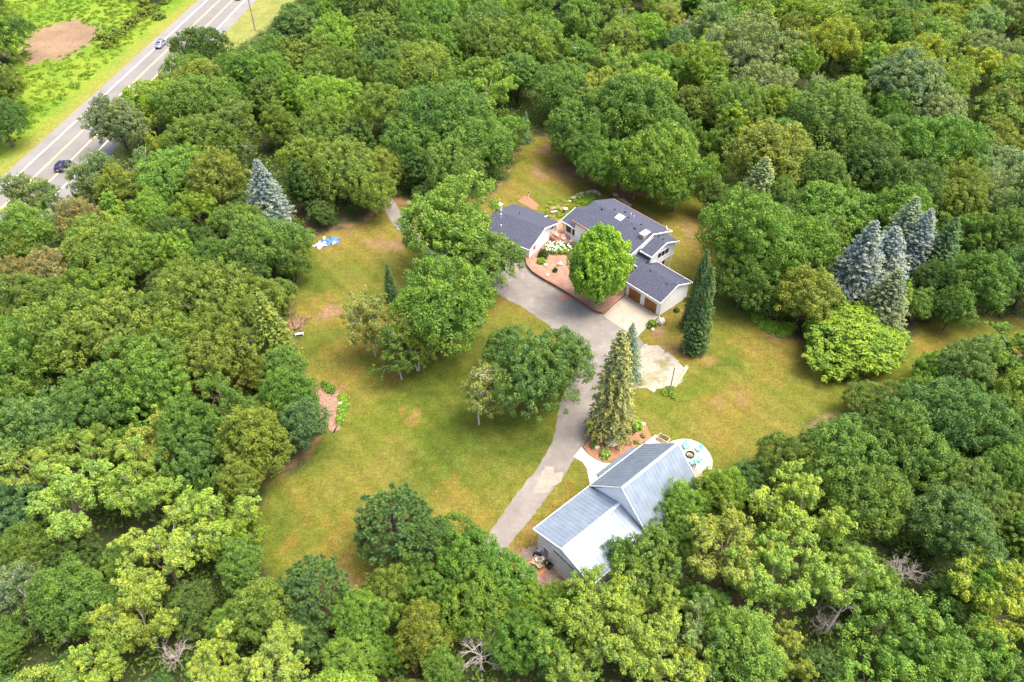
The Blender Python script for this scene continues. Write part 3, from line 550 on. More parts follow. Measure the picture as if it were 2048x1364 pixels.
walls_y(0, BW, 0, L1, BW/2, bh-.15, r1-.15).build('wall', M['steel_wall'], BN)
walls_y(0, BW, L1+.02, L1+L2-.3, BW/2, bh-.15, r2-.25).build('wall', M['white'], BN)
roof_y(-.4, BW+.4, -.4, L1, BW/2, bh, r1).build('roof', M['tin'], BN); roof_y(-.4, BW+.4, L1-.2, L1+L2, BW/2, bh+.1, r2).build('roof', M['tin'], BN)
MB().slab([(BW/2-.22, -.42, r1+.04), (BW/2, -.42, r1+.10), (BW/2, L1-.02, r1+.10), (BW/2-.22, L1-.02, r1+.04)], .02).slab([(BW/2, -.42, r1+.10), (BW/2+.22, -.42, r1+.04), (BW/2+.22, L1-.02, r1+.04), (BW/2, L1-.02, r1+.10)], .02).build('ridge_cap', M['tin_cap'], BN)
MB().slab([(BW/2-.22, L1-.22, r2-.12), (BW/2, L1-.22, r2+.12), (BW/2, L1+L2+.02, r2+.12), (BW/2-.22, L1+L2+.02, r2-.12)], .02).slab([(BW/2, L1-.22, r2+.12), (BW/2+.22, L1-.22, r2-.12), (BW/2+.22, L1+L2+.02, r2-.12), (BW/2, L1+L2+.02, r2+.12)], .02).build('ridge_cap', M['tin_cap'], BN)
for yy, zr_, ze_ in ((-.46, r1, bh), (L1-.26, r2, bh+.1), (L1+L2, r2, bh+.1)):
    MB().slab([(-.42, yy, ze_+.05), (BW/2, yy, zr_+.05), (BW/2, yy+.06, zr_+.05), (-.42, yy+.06, ze_+.05)], .2).slab([(BW/2, yy, zr_+.05), (BW+.42, yy, ze_+.05), (BW+.42, yy+.06, ze_+.05), (BW/2, yy+.06, zr_+.05)], .2).build('rake_board', M['trim'], BN)
MB().box(-.48, -.4, -.4, L1, bh-.18, bh).box(-.48, -.4, L1, L1+L2, bh-.08, bh+.1).build('gutter', M['trim'], BN)
MB().box(BW+.4, BW+.48, -.4, L1, bh-.18, bh).box(BW+.4, BW+.48, L1, L1+L2, bh-.08, bh+.1).build('gutter', M['trim'], BN)
dr = MB().box(2.70, 6.50, -.06, .04, .05, 3.75).build('overhead_door', M['door_white'], BN)
b = MB()
for k in range(3): a0 = 2.95+k*1.18; b.box(a0, a0+1.05, -.075, -.055, 3.15, 3.38)
b.build('window_light', M['dark'], dr)
MB().box(2.55, 2.70, -.09, .02, 0, 3.9).box(6.50, 6.65, -.09, .02, 0, 3.9).box(2.70, 6.50, -.09, .02, 3.75, 3.9).build('door_frame', M['trim'], dr)
MB().box(2.6, 6.6, -.30, -.09, 0, .06).build('sill', M['wood'], dr)
sdoor = MB().box(1.25, 2.15, -.06, .03, .05, 2.1).build('side_door', M['glass_light'], BN); MB().box(1.17, 1.25, -.08, .02, 0, 2.18).box(2.15, 2.23, -.08, .02, 0, 2.18).box(1.25, 2.15, -.08, .02, 2.1, 2.18).build('door_frame', M['trim'], sdoor)
MB().slab([(-1.75, L1+2.6, 3.1), (-.1, L1+2.6, 3.95), (-.1, L1+L2-.5, 3.95), (-1.75, L1+L2-.5, 3.1)], .12).build('porch_roof', M['tin'], BN)
for yy in (L1+2.9, L1+L2-.8): MB().box(-1.6, -1.45, yy-.08, yy+.08, 0, 3.0).build('porch_post', M['trim'], BN)
window(BN, (BW/2, L1+L2-.3, 3.0), 2.0, 1.4, 'x', 1, 2)
window(BN, (0, L1+6.5, 1.9), 1.4, 1.2, 'y', -1, 2)
# patio behind the barn
def BL(px, py): c, s = math.cos(ba), math.sin(ba); return (bo[0]+px*c-py*s, bo[1]+px*s+py*c)
ring = G(1380, 911)
def adirondack(u, v, label):
    p = G(u, v); a = math.atan2(ring[1]-p[1], ring[0]-p[0]); t = thing('adirondack_chair', (*p, .05), a, label, 'chair', 'turquoise chairs around the fire ring')
    b = MB()
    for k in range(4): b.box(-.30+k*.17, -.16+k*.17, -.30, .30, .26+k*.035, .29+k*.035)
    b.build('seat', M['turq'], t)
    b = MB()
    for k in range(5):
        y0 = -.29+k*.118; tp = 1.02-.05*abs(k-2)**1.5; b.slab([(-.30, y0, .24), (-.30, y0+.10, .24), (-.66, y0*1.15+.11, tp), (-.66, y0*1.15, tp)], .03)
    b.build('backrest', M['turq'], t)
    for s in (-1, 1): MB().box(-.52, .38, s*.40-.08, s*.40+.08, .56, .60).build('armrest', M['turq'], t)
    for s in (-1, 1): MB().box(.24, .34, s*.34-.03, s*.34+.03, 0, .56).slab([(-.7, s*.34-.03, .10), (-.7, s*.34+.03, .10), (.3, s*.34+.03, .38), (.3, s*.34-.03, .38)], .09).build('leg', M['turq'], t)
    b = MB().box(-.60, -.42, -.36, .36, .62, .67); b.build('back_rail', M['turq'], t)
adirondack(1372, 896, 'turquoise wooden chair on the round patio, nearest the barn roof ridge end'); adirondack(1396, 901, 'turquoise wooden chair on the round patio, closest to its outer curved edge')
adirondack(1397, 921, 'turquoise wooden chair on the round patio, across the fire ring from the barn'); adirondack(1385, 928, 'turquoise wooden chair on the round patio, right beside the black railing')
fr = thing('fire_ring', (*ring, .05), 0, 'round black metal fire ring between the turquoise patio chairs', 'fire pit'); b = MB(); N_ = 24
vs = []
for k in range(N_):
    a = 2*math.pi*k/N_
    for r_, z_ in ((.62, 0), (.62, .32), (.50, .32), (.50, .02)): vs.append((r_*math.cos(a), r_*math.sin(a), z_))
b.add(vs, [(i*4+j, ((i+1) % N_)*4+j, ((i+1) % N_)*4+(j+1) % 4, i*4+(j+1) % 4) for i in range(N_) for j in range(4)]); b.build('ring', M['black'], fr)
b = MB()
for k in range(9): a = k*.7; b.tube((.3*math.cos(a), .3*math.sin(a), .04), (-.2*math.cos(a+.5), -.2*math.sin(a+.5), .14), .05, n=5)
b.build('ash_and_log', M['pole'], fr)
# paver terrace below the patio with its railing, planters and table
sheet('paver_terrace', GL([(1374, 925), (1405, 952), (1425, 968), (1420, 985), (1395, 990), (1380, 960)]), .06, M['paver'])
rl = thing('patio_railing', (*G(1372.5, 922), .05), 0, 'black metal railing between round patio and brick terrace', 'railing'); q0 = G(1372.5, 922)
rp = [(a-q0[0], c-q0[1]) for a, c in GL([(1372.5, 922), (1389, 937.5), (1406, 951), (1413, 956)])]
MB().path([(a, c, 1.0) for a, c in rp], .035).build('top_rail', M['black'], rl); MB().path([(a, c, .12) for a, c in rp], .02).build('bottom_rail', M['black'], rl)
for a, c in rp: MB().tube((a, c, 0), (a, c, 1.0), .04).build('post', M['black'], rl)
def planter(u, v, w_, d_, rz, label):
    t = thing('planter_box', (*G(u, v), .05), rz, label, 'planter'); b = MB()
    for x0, x1, y0, y1 in ((-w_, w_, -d_, -d_+.08), (-w_, w_, d_-.08, d_), (-w_, -w_+.08, -d_+.08, d_-.08), (w_-.08, w_, -d_+.08, d_-.08)): b.box(x0, x1, y0, y1, 0, .65)
    b.build('side_board', M['wood'], t); MB().box(-w_+.08, w_-.08, -d_+.08, d_-.08, 0, .5).build('soil', M['bark'], t)
    b = MB(); rg = random.Random(3)
    for k in range(14): b.blob((rg.uniform(-w_+.2, w_-.2), rg.uniform(-d_+.15, d_-.15), .58), .10, k, .3, 1)
    b.build('planting', M['bush_green'], t)['kind'] = 'stuff'
M['bush_green'] = mat('low_plant', (.07, .13, .03), .8, var=.4, scale=6)
planter(1326, 881, .85, .5, R_(-35), 'wooden planter box at the corner of the pale walk, above the barn roof'); planter(1420, 953, .95, .5, R_(-42), 'dark-filled wooden planter box at the lower end of the round patio')
bnch = thing('patio_bench', (*G(1412, 962), .06), R_(-42), 'low wooden bench on the brick terrace beside the planter', 'bench'); MB().box(-.9, .9, -.22, .22, .42, .48).build('seat', M['rail_wood'], bnch)
for s in (-1, 1): MB().box(s*.75-.05, s*.75+.05, -.2, .2, 0, .42).build('leg', M['black'], bnch)
tb = thing('patio_table', (*G(1400, 972), .06), R_(-42), 'brown patio table on the brick terrace by the barn eave', 'table'); MB().box(-.8, .8, -.5, .5, .70, .76).build('tabletop', M['rail_wood'], tb)
for sx in (-1, 1):
    for sy in (-1, 1): MB().box(sx*.7-.04, sx*.7+.04, sy*.42-.04, sy*.42+.04, 0, .7).build('leg', M['black'], tb)
# ---------------------------------------------------------------- vehicles
def car(name, p, rz, mt, label, L_=4.7, W2=.93, H_=1.68):
    t = thing(name, (p[0], p[1], .04), rz, label, 'car'); hl = L_/2
    def sec(x, w_, z0, z1, r=.09): return [(x, -w_, z0+r), (x, -w_+r, z0), (x, w_-r, z0), (x, w_, z0+r), (x, w_, z1-r), (x, w_-r, z1), (x, -w_+r, z1), (x, -w_, z1-r)]
    def loft(secs):
        b = MB(); vs = [q for s in secs for q in s]; n = 8; fs = [tuple(range(n-1, -1, -1)), tuple(range(len(vs)-n, len(vs)))]
        for i in range(len(secs)-1): fs += [(i*n+k, i*n+(k+1) % n, (i+1)*n+(k+1) % n, (i+1)*n+k) for k in range(n)]
        return b.add(vs, fs)
    loft([sec(-hl, W2*.82, .38, .88), sec(-hl+.15, W2*.94, .30, 1.02), sec(-hl+.9, W2, .27, 1.05), sec(.5, W2, .27, 1.02), sec(1.15, W2*.99, .27, .98), sec(hl-.35, W2*.93, .30, .86), sec(hl-.05, W2*.80, .36, .74), sec(hl, W2*.74, .42, .66)]).build('body', mt, t, True, 0)
    zt = H_
    loft([sec(-hl+.18, W2*.78, 1.0, 1.06, .02), sec(-hl+.75, W2*.80, 1.0, zt-.05, .12), sec(-.3, W2*.80, 1.0, zt, .12), sec(.35, W2*.79, 1.0, zt-.04, .12), sec(1.25, W2*.82, .96, 1.03, .02)]).build('cabin', mt, t, True)
    MB().slab([(.47, -W2*.68, zt-.10), (1.13, -W2*.74, 1.10), (1.13, W2*.74, 1.10), (.47, W2*.68, zt-.10)], .05).build('windscreen', M['glass'], t)
    MB().slab([(-hl+.24, -W2*.66, 1.14), (-hl+.24, W2*.66, 1.14), (-hl+.66, W2*.66, zt-.14), (-hl+.66, -W2*.66, zt-.14)][::-1], .05).build('rear_window', M['glass'], t)
    for s in (-1, 1):
        MB().add([(-hl+.55, s*W2*.815, 1.10), (.95, s*W2*.835, 1.10), (.42, s*W2*.815, zt-.17), (-hl+.82, s*W2*.815, zt-.17)], [(0, 1, 2, 3)]).build('side_window', M['glass'], t)
        MB().box(hl-.28, hl-.06, *sorted((s*W2*.50, s*W2*.80)), .62, .76).build('headlight', M['plate'], t); MB().box(-hl-.02, -hl+.12, *sorted((s*W2*.55, s*W2*.83)), .72, .92).build('tail_light', M['red'], t)
        MB().box(.85, 1.05, *sorted((s*W2, s*(W2+.18))), .98, 1.12).build('mirror', mt, t)
    MB().box(hl-.01, hl+.03, -.5, .5, .38, .60).build('grille', M['black'], t); MB().box(-hl-.03, -hl+.02, -.26, .26, .60, .74).build('number_plate', M['plate'], t)
    for sx in (-1.38, 1.38):
        for s in (-1, 1):
            wh = MB().tube((sx, s*(W2-.22), .34), (sx, s*(W2+.01), .34), .34, n=18).build('wheel', M['tyre'], t); MB().tube((sx, s*(W2), .34), (sx, s*(W2+.025), .34), .20, n=12).build('rim', M['rim'], wh)
    return t
hd = rd
p = G(322, 93); car('parked_car', p, hd+math.pi, M['car_silver'], 'silver grey hatchback driving down the highway on the white edge line').name = 'car'
p = G(128, 336); car('car', p, hd, M['car_dark'], 'dark blue car on the highway half behind roadside birches')
p = G(480, -3); car('car', p, hd, M['car_red'], 'dark red car cut off by the top edge of the photo')
# ---------------------------------------------------------------- poles, posts and small things
def pole(u, v, top, label, r=.14):
    p = G(u, v); lo, hi = 1, 30
    for _ in range(40):
        m_ = (lo+hi)/2
        if PJ(p[0], p[1], m_)[1] > top: lo = m_
        else: hi = m_
    t = thing('utility_pole', (*p, 0), 0, label, 'pole'); MB().tube((0, 0, 0), (0, 0, lo), r*1.15, r*.8, 10).build('shaft', M['pole'], t)
    return t, lo
t, hh = pole(511, 62, -40, 'tall grey utility pole on the grass verge right of the highway', .17)
MB().box(-1.2, 1.2, -.07, .07, hh-.8, hh-.65).build('crossarm', M['pole'], t)
t, hh = pole(1338, 790, 735, 'slim grey post with small lamp at the edge of the gravel pad', .09); t.name = 'lamp_post'; t['category'] = 'lamp post'
MB().tube((0, 0, hh-.05), (-.45, -.05, hh+.05), .03).build('arm', M['pole'], t); MB().blob((-.5, -.05, hh), (.14, .14, .10), 1, .02).build('lamp_head', M['plate'], t)
bt = thing('timber_beam', (*G(1362, 756), 0), math.atan2(G(1373, 738)[1]-G(1351, 772)[1], G(1373, 738)[0]-G(1351, 772)[0]), 'long pale timber beam bordering the right end of the gravel pad', 'beam'); MB().box(-2.6, 2.6, -.13, .13, .0, .24).build('beam', M['wood'], bt); MB().box(1.8, 2.9, .12, .34, .0, .20).build('end_block', M['rock'], bt)
pt_ = thing('garden_post', (*G(1058, 398), 0), 0, 'white post standing in reddish mulch behind the cottage', 'post'); MB().tube((0, 0, 0), (-.15, .05, 1.4), .06).build('post', M['trim'], pt_); MB().blob((-.12, .1, 1.45), .14, 2, .1).build('cap', M['black'], pt_)
sheet('mulch_patch', GL([(1035, 402), (1050, 392), (1062, 396), (1078, 410), (1072, 421)]), .02, M['mulch'], jag=.2, seed=12)
sheet('stone_path', GL([(1100, 414), (1114, 410), (1130, 406), (1138, 402), (1134, 412), (1118, 424), (1108, 434), (1100, 430)]), .02, M['bed'], jag=.3, seed=13)
gb = thing('garden_bench', (*G(1108, 427), 0), R_(15), 'pale stone bench in the garden behind the deck', 'bench'); MB().box(-.65, .65, -.22, .22, .4, .5).build('seat', M['white_concrete'], gb)
for s in (-1, 1): MB().box(s*.42-.08, s*.42+.08, -.18, .18, 0, .4).build('leg', M['rock'], gb)
bb = thing('bird_bath', (*G(1131, 424), 0), 0, 'white round bird bath among yellow-green plants behind the deck', 'bird bath'); MB().tube((0, 0, 0), (0, 0, .75), .16, .10, 12).build('pedestal', M['trim'], bb); MB().tube((0, 0, .75), (0, 0, .85), .12, .42, 18).build('bowl', M['trim'], bb)
# boulders
def boulder(u, v, r, label, flat=.65, seed=0, name='boulder', cat='boulder', mt='rock', group=None, z=0):
    p = G(u, v, z); b = MB().blob((0, 0, r*flat*.55), (r, r*.82, r*flat), seed, .13, 2); o = b.build(name, M[mt]); o.location = (p[0], p[1], z); return tag(o, label, cat, group)
boulder(1224, 887, 1.05, 'large pale grey boulder in the mulch bed beside the barn walk', .55, 1)
boulder(1193, 896, .42, 'small round pale stone at the left end of the mulch bed', .7, 2)
boulder(1197, 878, .32, 'small pinkish stone in the mulch bed near the driveway', .7, 3)
boulder(1250, 878, .28, 'small white stone right of the dark shrub in the mulch bed', .9, 4)
boulder(1286, 849, .38, 'pale stone by the upper right edge of the mulch bed', .7, 5)
boulder(1321, 647, .75, 'tall pinkish boulder at the front corner of the garage', 1.1, 6)
boulder(1305, 660, .38, 'small stone under the yellow shrub by the garage apron', .7, 7)
boulder(1120, 530, .62, 'white boulder in the raised bed, largest of its stones', .7, 8, z=.42)
boulder(1091, 531, .42, 'pale boulder in the raised bed beside the yellow-green shrub', .6, 9, z=.42)
boulder(1095, 551, .40, 'pale stone in the raised bed next to the retaining wall', .6, 10, z=.42)
boulder(681, 808, .42, 'white rock at the edge of the brush and chip patch', .6, 11)
rg = random.Random(21)
pts = [(1140, 404), (1146, 399), (1150, 395), (1156, 392), (1162, 390), (1168, 387), (1174, 386), (1180, 385), (1187, 386), (1194, 387), (1200, 388), (1228, 389), (1233, 393), (1238, 397), (1243, 400), (1248, 404), (1253, 408), (1259, 411)]
STN = 'first second third fourth fifth sixth seventh eighth ninth tenth eleventh twelfth thirteenth fourteenth fifteenth sixteenth seventeenth eighteenth'.split()
for i, (u, v) in enumerate(pts):
    boulder(u+rg.uniform(-1.5, 1.5), v+rg.uniform(-1.5, 1.5), rg.uniform(.28, .6), f'stone of the rock border behind the house, {STN[i]} counting from its left end', .7, 30+i, 'border_stone', 'stone', 'rock_dark', group='stones bordering the garden behind the house')
# tarps, brush, logs by the west lawn
tp = MB(); tpw = MB()
def tarp(u, v, w_, d_, mt, label, seed, h_=.45, rz=0):
    rg = np.random.default_rng(seed); n = 17; X_, Y_ = np.meshgrid(np.linspace(-1, 1, n), np.linspace(-1, 1, n)); X_, Y_ = X_.ravel(), Y_.ravel()
    k = np.arange(n*n).reshape(n, n); q = np.stack([k[:-1, :-1], k[:-1, 1:], k[1:, 1:], k[1:, :-1]], -1).reshape(-1, 4)
    edge_ = 1+.18*np.sin(5*np.arctan2(Y_, X_)+seed)+.08*rg.normal(size=n*n); Z_ = h_*np.clip(1.1-np.hypot(X_, Y_), 0, 1)**.7*(1+.5*np.sin(7*X_+seed)*np.cos(6*Y_))+.03+.05*rg.random(n*n)
    o = np_mesh('tarp', np.c_[X_*w_*edge_, Y_*d_*edge_, Z_], q, M[mt]); m_ = o.modifiers.new('t', 'SOLIDIFY'); m_.thickness = .02
    o.location = (*G(u, v), .02); o.rotation_euler = (0, 0, rz); return tag(o, label, 'tarp')
tarp(664, 483, 1.3, .95, 'blue', 'crumpled blue tarp at the edge of the west lawn', 1, .7, .5); tarp(642, 490, 1.1, .9, 'white_tarp', 'crumpled white plastic sheet beside the blue tarp', 2, .5, .9)
tarp(645, 489, .42, .40, 'blue', 'small blue cloth lying on the white plastic sheet', 5, .85, .3); tarp(669, 487, .5, .28, 'white_tarp', 'narrow white plastic strip along the blue tarp', 4, .35, .6)
bk = thing('bucket', (*G(650, 483), .5), 0, 'white bucket between the blue tarp and white sheet', 'bucket'); MB().tube((0, 0, 0), (0, 0, .42), .20, .25, 14).build('pail', M['plate'], bk); MB().tube((0, 0, .42), (0, 0, .45), .27, .27, 14).build('rim', M['trim'], bk)
rg = random.Random(8); sb = thing('brush_heap', (*G(597, 650), 0), 0, 'rusty brown heap of stumps and branches at the left lawn edge', 'brush heap')
b = MB()
for k in range(26): a = rg.uniform(1.2, 1.9); l_ = rg.uniform(1.0, 2.4); ox_, oy_ = rg.uniform(-.8, .8), rg.uniform(-2.0, .6); b.tube((ox_, oy_, rg.uniform(.05, .5)), (ox_+l_*math.cos(a), oy_+l_*math.sin(a), rg.uniform(.1, 1.1)), rg.uniform(.05, .15), .04, 6)
b.build('log', M['rust'], sb)
b = MB()
for k in range(60): a = rg.uniform(0, 6.3); ox_, oy_ = rg.uniform(-.2, 2.0), rg.uniform(-.2, 1.8); b.tube((ox_, oy_, rg.uniform(.05, .4)), (ox_+.7*math.cos(a), oy_+.7*math.sin(a), rg.uniform(.1, .9)), .025, .012, 4)
b.build('twig', M['rust'], sb)
gbn = thing('garden_bench', (*G(599, 671), 0), R_(15), 'white bench at the left lawn edge below the brush heap', 'bench'); MB().box(-.7, .7, -.2, .2, .4, .46).build('seat', M['trim'], gbn)
for s in (-1, 1): MB().box(s*.6-.05, s*.6+.05, -.2, .2, 0, .4).build('leg', M['trim'], gbn)
# junk beside the barn door
def crate(u, v, s, hgt, rz, mt, name, label, cat):
    t = thing(name, (*G(u, v), .03), rz, label, cat); b = MB(); b.box(-s, s, -s*.75, -s*.75+.03, 0, hgt); b.box(-s, s, s*.75-.03, s*.75, 0, hgt); b.box(-s, -s+.03, -s*.75+.03, s*.75-.03, 0, hgt); b.box(s-.03, s, -s*.75+.03, s*.75-.03, 0, hgt); b.box(-s+.03, s-.03, -s*.75+.03, s*.75-.03, 0, .05); b.build('box_side', M[mt], t)
    MB().slab([(s, -s*.75, hgt), (s, s*.75, hgt), (s+.25, s*.75, hgt-.12), (s+.25, -s*.75, hgt-.12)], .02).slab([(-s, s*.75, hgt), (-s, -s*.75, hgt), (-s-.22, -s*.75, hgt+.10), (-s-.22, s*.75, hgt+.10)], .02).build('flap', M[mt], t)
crate(1059, 1128, .42, .55, .4, 'card', 'cardboard_box', 'tan cardboard box at the left of the junk by the barn', 'box'); crate(1070, 1124, .48, .6, 1.0, 'card', 'cardboard_box', 'pale open cardboard box in the middle of the junk by the barn', 'box')
crate(1083, 1131, .55, .55, .6, 'wood', 'wooden_crate', 'light wooden crate lowest in the junk pile by the barn', 'crate'); crate(1089, 1121, .45, .5, .9, 'card', 'cardboard_box', 'tan cardboard box nearest the barn side door', 'box')
crate(1096, 1133, .42, .7, -.7, 'black', 'storage_bin', 'black bin standing beside the overhead barn door', 'bin'); crate(1079, 1124, .35, .75, .2, 'trim', 'storage_bin', 'white plastic bin in the junk beside the barn', 'bin')
t = thing('pallet', (*G(1056, 1113), .03), .3, 'grey wooden pallet leaning at the junk pile near the trees', 'pallet'); b = MB()
for k in range(6): b.box(-.6, .6, -.55+k*.2, -.42+k*.2, .12, .15)
b.build('slat', M['pole'], t); b = MB()
for k in (-.55, 0, .55): b.box(k-.05, k+.05, -.55, .58, 0, .12)
b.build('bearer', M['pole'], t)
t = thing('garden_tractor', (*G(1078, 1107), .03), R_(60), 'grey and black garden machine beside the barn side door', 'machine'); MB().box(-.2, .7, -.25, .25, .35, .75).build('bonnet', M['rim'], t, bevel=.05); MB().box(-.75, -.2, -.3, .3, .3, .5).build('chassis', M['black'], t); MB().box(-.6, -.2, -.22, .22, .5, .6).slab([(-.62, -.22, .6), (-.62, .22, .6), (-.72, .22, .95), (-.72, -.22, .95)], .05).build('seat', M['black'], t)
for sx, rr in ((-.55, .28), (.5, .2)):
    for s in (-1, 1): wh = MB().tube((sx, s*.32, rr), (sx, s*.48, rr), rr, n=14).build('wheel', M['tyre'], t); MB().tube((sx, s*.48, rr), (sx, s*.49, rr), rr*.5, n=10).build('rim', M['rim'], wh)
MB().tube((0, 0, .75), (-.12, 0, .95), .02).tube((-.12, -.16, .95), (-.12, .16, .95), .03).build('steering_wheel', M['black'], t)
for i, (u, v) in enumerate(((1082, 1143), (1084, 1146))):
    o = MB().box(-.6, .6, -.08, .08, 0, .05).build('plank', M['plank_orange']); o.location = (*G(u, v), .03); o.rotation_euler = (0, 0, R_(40)); tag(o, ('upper', 'lower')[i]+' orange plank lying on the ground below the junk by the barn', 'plank', 'orange planks on the ground by the barn')
t = thing('canoe', (*G(1162, 1187, .2), .05), R_(70), 'teal boat hull lying at the right front corner of the barn', 'boat'); b = MB(); secs = []
for k in range(9):
    x_ = -1.9+k*.475; w_ = .42*math.sqrt(max(0, 1-(x_/2.0)**2))+.02; secs.append([(x_, -w_, .42), (x_, -w_*.7, .12), (x_, 0, .03), (x_, w_*.7, .12), (x_, w_, .42)])
vs = [q for s in secs for q in s]; b.add(vs, [(i*5+k, i*5+k+1, (i+1)*5+k+1, (i+1)*5+k) for i in range(8) for k in range(4)]); b.build('hull', M['teal'], t); MB().box(-.3, .1, -.38, .38, .34, .38).build('seat', M['black'], t)
# wooden picnic things left of the cottage door
for i, (u, v) in enumerate(((1005, 500), (1010, 502), (1015, 505), (1019, 507))):
    t = thing('garden_chair', (*G(u, v), .03), R_(70), ('leftmost', 'second from left', 'third from left', 'rightmost')[i]+' red chair in the row in front of the cottage wall', 'chair', 'red chairs in front of the cottage'); MB().box(-.25, .25, -.25, .25, .40, .45).build('seat', M['red'], t); MB().slab([(-.25, .22, .45), (.25, .22, .45), (.25, .34, .95), (-.25, .34, .95)], .04).build('backrest', M['red'], t)
    b = MB()
    for sx in (-1, 1):
        for sy in (-1, 1): b.tube((sx*.22, sy*.22, 0), (sx*.22, sy*.22, .40), .025, n=5)
    b.build('leg_frame', M['trim'], t)
# ---------------------------------------------------------------- vegetation meshes (leaf by leaf)
def unit(a): return a/np.maximum(np.linalg.norm(a, axis=-1, keepdims=True), 1e-9)
def fib(n, zmin=-1, zmax=1, seed=0):
    i = np.arange(n)+.5; z = zmin+(zmax-zmin)*i/n; ph = i*2.399963+seed; r = np.sqrt(np.maximum(0, 1-z*z)); return np.stack([r*np.cos(ph), r*np.sin(ph), z], -1)
def leaf_quads(P, N, s, rg, aspect=.62):
    n = len(P); a = unit(np.cross(N, rg.normal(size=(n, 3)))); b_ = np.cross(unit(N), a); s = (s*np.ones(n)*(.7+.6*rg.random(n)))[:, None]
    co = np.stack([P-a*s, P-b_*s*aspect, P+a*s, P+b_*s*aspect], 1).reshape(-1, 3); q = np.arange(4*n).reshape(n, 4); return co, q
def puff_leaves(cs, rs, nl, size, rg, up=.35, spread=.55, aspect=.62, tone=.35):
    """clusters of leaves: each puff is a small rounded shell of leaves facing outwards"""
    k = len(cs); c = np.repeat(cs, nl, 0); r = np.repeat(rs, nl)[:, None]; d = unit(rg.normal(size=(k*nl, 3))+np.array((0, 0, up)))
    P = c+d*r*(.62+.42*rg.random((k*nl, 1))); N = unit(d+spread*rg.normal(size=d.shape)+np.array((0, 0, .35)))
    v = np.clip(np.repeat(rg.random(k), nl)*tone+rg.random(k*nl)*(1-tone)*.8+.25*(d[:, 2] > .45)*tone+.05, 0, 1)  # leaves on top of a puff get a lighter tone, as if lit from above
    co, q = leaf_quads(P, N, size, rg, aspect); return co, q, v
def segs_mesh(name, segs, mt, parent, n=5):
    b = MB()
    for p0, p1, r0, r1 in segs: b.tube(p0, p1, r0, r1, n, cap=False)
    return b.build(name, mt, parent, True)
def limb(p0, p1, r0, r1, rg, k=3, wob=.12):
    p0, p1 = np.array(p0, float), np.array(p1, float); L_ = np.linalg.norm(p1-p0); pts = [p0]
    for i in range(1, k): t = i/k; pts.append(p0+(p1-p0)*t+rg.normal(size=3)*wob*L_/k+np.array((0, 0, L_*.06*math.sin(math.pi*t))))
    pts.append(p1); return [(tuple(pts[i]), tuple(pts[i+1]), r0+(r1-r0)*i/k, r0+(r1-r0)*(i+1)/k) for i in range(k)]
def tree_oak(seed, R=8., zc=8.6, sz=.62, nlobe=30, lr=.30, pr=.105, leaf=.175, nl=80, lop=.16, ztop=15):
    rg = np.random.default_rng(seed); d = fib(nlobe, -.62, 1, seed); d = unit(d+rg.normal(size=d.shape)*.13)
    ph = rg.random(3)*6.3; az = np.arctan2(d[:, 1], d[:, 0]); k = 1+lop*np.sin(2*az+ph[0])+lop*.7*np.sin(3*az+ph[1])+.09*rg.normal(size=nlobe)
    L0 = d*np.array((R*.70, R*.70, R*sz*.78))*k[:, None]+np.array((0, 0, zc)); lrad = R*lr*(.75+.5*rg.random(nlobe))
    cs, rs = [], []
    for c_, r_, o in zip(L0, lrad, d):
        f = unit(fib(22, -.55, 1, rg.random()*6)+rg.normal(size=(22, 3))*.16)
        f = f[(f@unit(o+np.array((0, 0, .35))) > -.15)]; pc = c_+f*r_*np.array((1, 1, .8))*(.85+.3*rg.random((len(f), 1)))
        dist = np.linalg.norm((pc[:, None]-L0[None])/lrad[None, :, None], axis=2); pc = pc[(dist < .80).sum(1) == 0]
        cs.append(pc); rs.append(R*pr*(.75+.55*rg.random(len(pc))))
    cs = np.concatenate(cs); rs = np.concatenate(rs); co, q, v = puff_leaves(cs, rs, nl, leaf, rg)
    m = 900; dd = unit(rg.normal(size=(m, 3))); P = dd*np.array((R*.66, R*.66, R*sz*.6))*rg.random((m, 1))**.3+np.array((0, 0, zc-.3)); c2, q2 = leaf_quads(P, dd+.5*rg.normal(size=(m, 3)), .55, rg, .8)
    co = np.r_[co, c2]; q = np.r_[q, q2+len(co)-len(c2)]; v = np.r_[v, rg.random(m)*.4]  # inner leaves toned darker: crown shade put into their colour
    segs = [((0, 0, -.3), (0, 0, 1.2), R*.075, R*.055), ((0, 0, 1.2), (.1, 0, zc-2.6), R*.055, R*.045)]
    for c_ in L0[::3]: segs += limb((.1, 0, zc-3+rg.random()*1.5), c_*.9+np.array((0, 0, .1*zc)), R*.024, R*.006, rg)
    return (co, q, v), segs, 'leaf'
